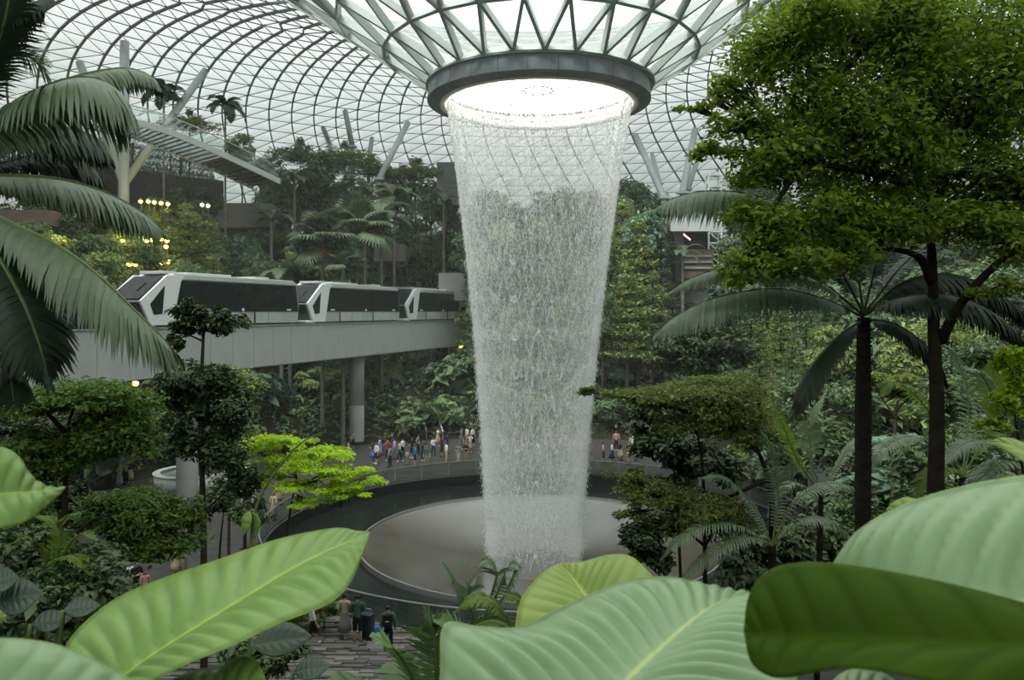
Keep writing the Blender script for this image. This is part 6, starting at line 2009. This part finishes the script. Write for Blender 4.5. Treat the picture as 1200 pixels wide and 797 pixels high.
def person(X, Y, face, pose, top, bottom, where, hair='hair_black', sc=1.0, kind='trousers', upper='shirt', skin='skin', z=None, extra=None):
    """face: heading in radians, 0 = towards the camera"""
    if pose not in BODY: BODY[pose] = body_proto(pose)
    body, G = BODY[pose]
    root = empty('person', (X, Y, ground_z(X, Y) if z is None else z), face, None, 'person')
    root.scale = (sc, sc, sc)
    put('body', with_mat(body, skin), root)
    put('shirt', with_mat(G[upper], 'cloth_' + top), root)
    if kind == 'skirt':
        put('skirt', with_mat(G['skirt'], 'cloth_' + bottom), root)
    else:
        put('trousers', with_mat(G[kind], 'cloth_' + bottom), root)
    put('shoes', with_mat(G['shoes'], 'cloth_' + ('white' if (len(PEOPLE) % 3 == 0) else 'black')), root)
    put('hair', with_mat(G['hair'], hair), root)
    PEOPLE.append((root, where, pose, top, bottom, kind, extra, sc))
    return root


def crowd():
    rr = random.Random(17)
    tops = list(CLOTH)
    def at(px, py_foot):
        Y = FPX * EYE / (py_foot - CY0)
        return (px - CX0) / FPX * Y, Y
    used = set()
    def rnd(where, px, fy, pose=None, top=None, sc=None, **kw):
        X, Y = at(px, fy)
        if pose == 'sit': pose, sc = 'back', .7          # the children
        for _ in range(60):
            t = top or rr.choice(['white', 'white', 'white', 'black', 'black', 'grey', 'navy', 'beige', 'blue', 'pink', 'lilac', 'red', 'teal', 'orange', 'khaki', 'green'])
            b = rr.choice(['black', 'navy', 'grey', 'khaki', 'beige', 'blue'])
            po = pose or rr.choice(['stand', 'stand', 'walk', 'arms', 'hips', 'back'])
            k = rr.choice(['trousers', 'shorts', 'trousers', 'skirt'])
            if (where, t, b, k, po) not in used: break
        used.add((where, t, b, k, po))
        return person(X, Y, rr.uniform(-2.2, 2.2) if 'face' not in kw else kw.pop('face'), po, t, b, where, rr.choice(['hair_black', 'hair_black', 'hair_brown']), sc or rr.uniform(.93, 1.05), k, skin=rr.choice(['skin', 'skin_tan']), **kw)
    w = 'behind the far balustrade between the column and the falling water'
    for px, fy, po, tp in [(408, 531, None, 'black'), (414, 527, None, 'grey'), (437, 540, 'back', 'black'), (441, 544, 'stand', 'white'), (445, 536, 'stand', 'lilac'), (449, 534, None, 'navy'), (454, 540, None, 'red'),
                           (457, 548, 'stand', 'grey'), (462, 538, 'stand', 'lilac'), (468, 541, None, 'beige'), (472, 536, None, 'white'), (477, 545, 'sit', 'beige'), (483, 537, None, 'black'), (486, 546, 'stand', 'blue'),
                           (490, 533, None, 'grey'), (495, 540, None, 'navy'), (500, 547, 'stand', 'green'), (508, 534, 'walk', 'white'), (513, 523, 'arms', 'white'), (518, 536, None, 'black'), (523, 542, 'stand', 'white'),
                           (524, 532, 'hips', 'navy'), (537, 543, 'hips', 'grey'), (546, 541, 'back', 'black'), (551, 530, 'arms', 'white'), (547, 522, None, 'white'), (541, 522, None, 'grey'), (554, 522, None, 'white')]:
        rnd(w, px, fy, po, tp)
    w = 'seen through the falling water'
    for px, fy in [(566, 538), (574, 530), (582, 542), (590, 534), (598, 540), (606, 529), (613, 541), (622, 533), (630, 540), (640, 528), (648, 541), (656, 534), (664, 542), (671, 530), (678, 538), (686, 540)]:
        rnd(w, px, fy)
    w = 'at the balustrade just past the falling water'
    for px, fy, po, tp in [(707, 543, 'hips', 'pink'), (717, 541, 'stand', 'white'), (727, 540, 'stand', 'black'), (736, 545, 'sit', 'yellow'), (741, 532, None, 'white'), (746, 540, None, 'maroon'), (750, 534, None, 'beige'), (722, 528, None, 'pink')]:
        rnd(w, px, fy, po, tp)
    w = 'on the upper promenade above the olive tree'
    for i, (px, tp) in enumerate([(764, 'white'), (775, 'white'), (780, 'beige'), (794, 'yellow'), (756, 'grey'), (812, 'khaki')]):
        Y = 81.2; X = (px - CX0) / FPX * Y
        rnd(w, px, 500, 'stand', tp)
        r = PEOPLE[-1][0]; r.location = (X, Y, max(hill(X, Y), 5.0))
        r.rotation_euler[2] = rr.uniform(-.6, .6)
    w = 'on the plaza under the flat-topped trees'
    for px, fy, po, tp in [(86, 566, None, 'white'), (92, 572, None, 'pink'), (110, 568, None, 'yellow'), (116, 567, 'stand', 'black'), (125, 566, 'stand', 'navy'), (133, 562, 'stand', 'white'), (140, 572, None, 'beige'), (147, 568, None, 'grey'), (153, 566, None, 'black'), (95, 558, None, 'blue')]:
        rnd(w, px, fy, po, tp)
    w = 'on the paving below the bushy round tree'
    for px, fy, po, tp, s in [(206, 676, 'back', 'white', 1.0), (217, 676, 'stand', 'pink', .98), (127, 680, 'sit', 'red', 1.0), (151, 702, 'stand', 'white', .95), (160, 704, 'back', 'black', 1.0), (170, 706, 'walk', 'pink', .8), (136, 716, 'stand', 'white', .9)]:
        rnd(w, px, fy, po, tp, s)
    w = 'on the plaza behind the lime tree'
    for px, fy, po, tp in [(288, 572, None, 'white'), (296, 566, None, 'white'), (284, 590, None, 'grey'), (299, 592, None, 'white'), (308, 602, None, 'teal'), (326, 592, None, 'pink'), (304, 614, None, 'black'), (297, 640, 'stand', 'white'), (320, 610, None, 'beige')]:
        rnd(w, px, fy, po, tp)
    # the people on the near paving
    def near(px, fy, *a, **k):
        X, Y = at(px, fy)
        return person(X, Y, *a, **k)
    w = 'on the near paving'
    near(404, 748, PI - .2, 'walk', 'beige', 'grey', w, kind='skirt', sc=1.0, extra='woman-like long grey skirt and bag strap, turned to the water')
    near(419, 754, PI + .1, 'back', 'green', 'black', w, kind='shorts', upper='jacket', sc=1.08, extra='green jacket and black shorts facing the water beside a dark suitcase')
    X, Y = at(455, 764)
    person(X, Y, PI + .1, 'stand', 'green', 'black', w, upper='jacket', sc=1.0, extra='grey-green jacket wearing a dark backpack at the balustrade')
    bp = empty('backpack', (X, Y - .20, 1.22), .1, 'dark backpack on the back of the person at the balustrade', 'backpack')
    MB().box((0, 0, 0), (.32, .16, .46)).build('bag', 'cloth_black', bp, False, .05)
    MB().box((0, -.10, -.08), (.24, .07, .2)).build('pocket', 'cloth_black', bp, False, .03)
    MB().box((0, -.14, .02), (.12, .01, .03)).build('label_patch', 'white_paint', bp)
    bl = MB().box((0, 0, 0), (.30, .14, .34)).build('shoulder_bag', 'cloth_blue', None, False, .05)
    bl.location = (X - .36, Y - .05, .78); tag(bl, 'small blue bag held low beside the backpack wearer', 'bag')
    person(*at(366, 757), PI * .6, 'walk', 'white', 'black', w, kind='shorts', sc=.98, extra='white shirt and dark shorts striding towards the couple')
    person(*at(372, 745), PI * .75, 'walk', 'maroon', 'khaki', w, kind='trousers', sc=.9, extra='dark red top and khaki trousers bending away from the couple')
    person(*at(326, 738), PI * .9, 'stand', 'grey', 'white', w, sc=1.0, extra='grey top seen past the tip of the dark shrub')
    sx_, sy_ = at(430, 749)
    sc_ = empty('suitcase', (sx_, sy_, .04), -.35, 'large dark blue upright suitcase standing on the near paving', 'suitcase')
    plain('case_navy', (.018, .03, .045), .45, 0, .4, .1)
    MB().box((0, 0, .50), (.50, .36, .88)).build('shell', 'case_navy', sc_, False, .05)
    for k in range(5):
        MB().box((-.18 + .09 * k, -.185, .5), (.025, .02, .74)).build('rib', 'case_navy', sc_)
    MB().tube([(-.12, .1, .92), (-.12, .1, 1.08), (.12, .1, 1.08), (.12, .1, .92)], .014, 6).build('handle', 'metal', sc_)
    for x in (-.2, .2):
        for y in (-.13, .13):
            MB().tube([(x - .02, y, .03), (x + .02, y, .03)], .04, 8).build('wheel', 'black', sc_)
    # people glimpsed at the path on the far side
    w = 'on the path behind the grey-green sheen leaf'
    for px, fy, Y, tp in [(1018, 612, 38, 'white'), (1008, 616, 38, 'navy'), (984, 636, 34, 'pink'), (972, 634, 34, 'white')]:
        X = (px - CX0) / FPX * Y
        z = max(EYE - (fy - CY0) / FPX * Y, ground_z(X, Y))
        rnd(w, px, 560, 'stand', tp)
        r = PEOPLE[-1][0]; r.location = (X, Y, ground_z(X, Y))


crowd()

# ================================================================== LABELS
ORD = ['first', 'second', 'third', 'fourth', 'fifth', 'sixth', 'seventh', 'eighth', 'ninth', 'tenth', 'eleventh', 'twelfth', 'thirteenth', 'fourteenth', 'fifteenth', 'sixteenth', 'seventeenth', 'eighteenth', 'nineteenth', 'twentieth'] + ['twenty-' + w for w in ('first', 'second', 'third', 'fourth', 'fifth', 'sixth', 'seventh', 'eighth', 'ninth')] + ['thirtieth']
ZONE = {'left': 'on terraces behind the train', 'right': 'on the bank under the canopy', 'rightback': 'on the slope by the grey building', 'behind': 'on the slope behind the falling water',
        'below': 'in the shade under the guideway', 'bank': 'on the shaded bank by the path', None: 'on the slope'}


def label_plants():
    by = {}
    tone = {'leaf_far': 'green', 'leaf_far_dark': 'dark', 'leaf_far_olive': 'olive', 'leaf_far_blue': 'bluish'}
    for o, zone, ph, px in PLANTS:
        if 'shrub' in ph:
            lf = [c for c in o.children if c.name.startswith('foliage')][0].data.materials[0].name
            ph = tone.get(lf, 'green') + ' ' + ph
        by.setdefault((zone, ph), []).append((px, o))
    for (zone, ph), L in by.items():
        L.sort(key=lambda t: t[0])
        shrub = 'shrub' in ph
        n = len(L)
        ph = ph.replace('slender stiff palm rising against the roof', 'slender stiff palm against the roof')
        for i, (px, o) in enumerate(L):
            o['group'] = ph + 's ' + ZONE[zone]
            if n == 1:
                o['label'] = ph + ' ' + ZONE[zone]
            elif i < n / 2:
                o['label'] = '%s %s from train side %s' % (ORD[i], ph, ZONE[zone])
            else:
                o['label'] = '%s %s from canopy side %s' % (ORD[n - 1 - i], ph, ZONE[zone])


label_plants()


def label_people():
    seen = {}
    PO = {'stand': 'standing', 'walk': 'walking', 'arms': 'raising both arms', 'hips': 'with hands on hips', 'back': 'with hands held in front', 'sit': 'sitting', 'dress': 'standing'}
    for o, where, pose, top, bottom, kind, extra, sc in PEOPLE:
        o['group'] = 'people ' + where
        if extra:
            e_ = extra.replace('woman-like ', '')
            o['label'] = ' '.join(('person in ' + e_).split()[:16])
        else:
            art = {'trousers': 'trousers', 'shorts': 'shorts', 'skirt': 'skirt'}[kind]
            o['label'] = ' '.join(('person in %s top and %s %s %s %s' % (top, bottom, art, PO[pose], where)).split()[:16])


label_people()


def single_out():
    by = {}
    for o in bpy.data.objects:
        if o.parent is None and o.get('label'): by.setdefault(o['label'], []).append(o)
    for lab, L in by.items():
        if len(L) < 2: continue
        L.sort(key=lambda o: o.location.x / max(o.location.y, .1))
        for i, o in enumerate(L):
            w = (ORD[min(i, 29)] + ' ' + lab).split()
            o['label'] = ' '.join(w[:16]) if len(w) > 13 else ' '.join(w + ['from', 'train', 'side'])


single_out()
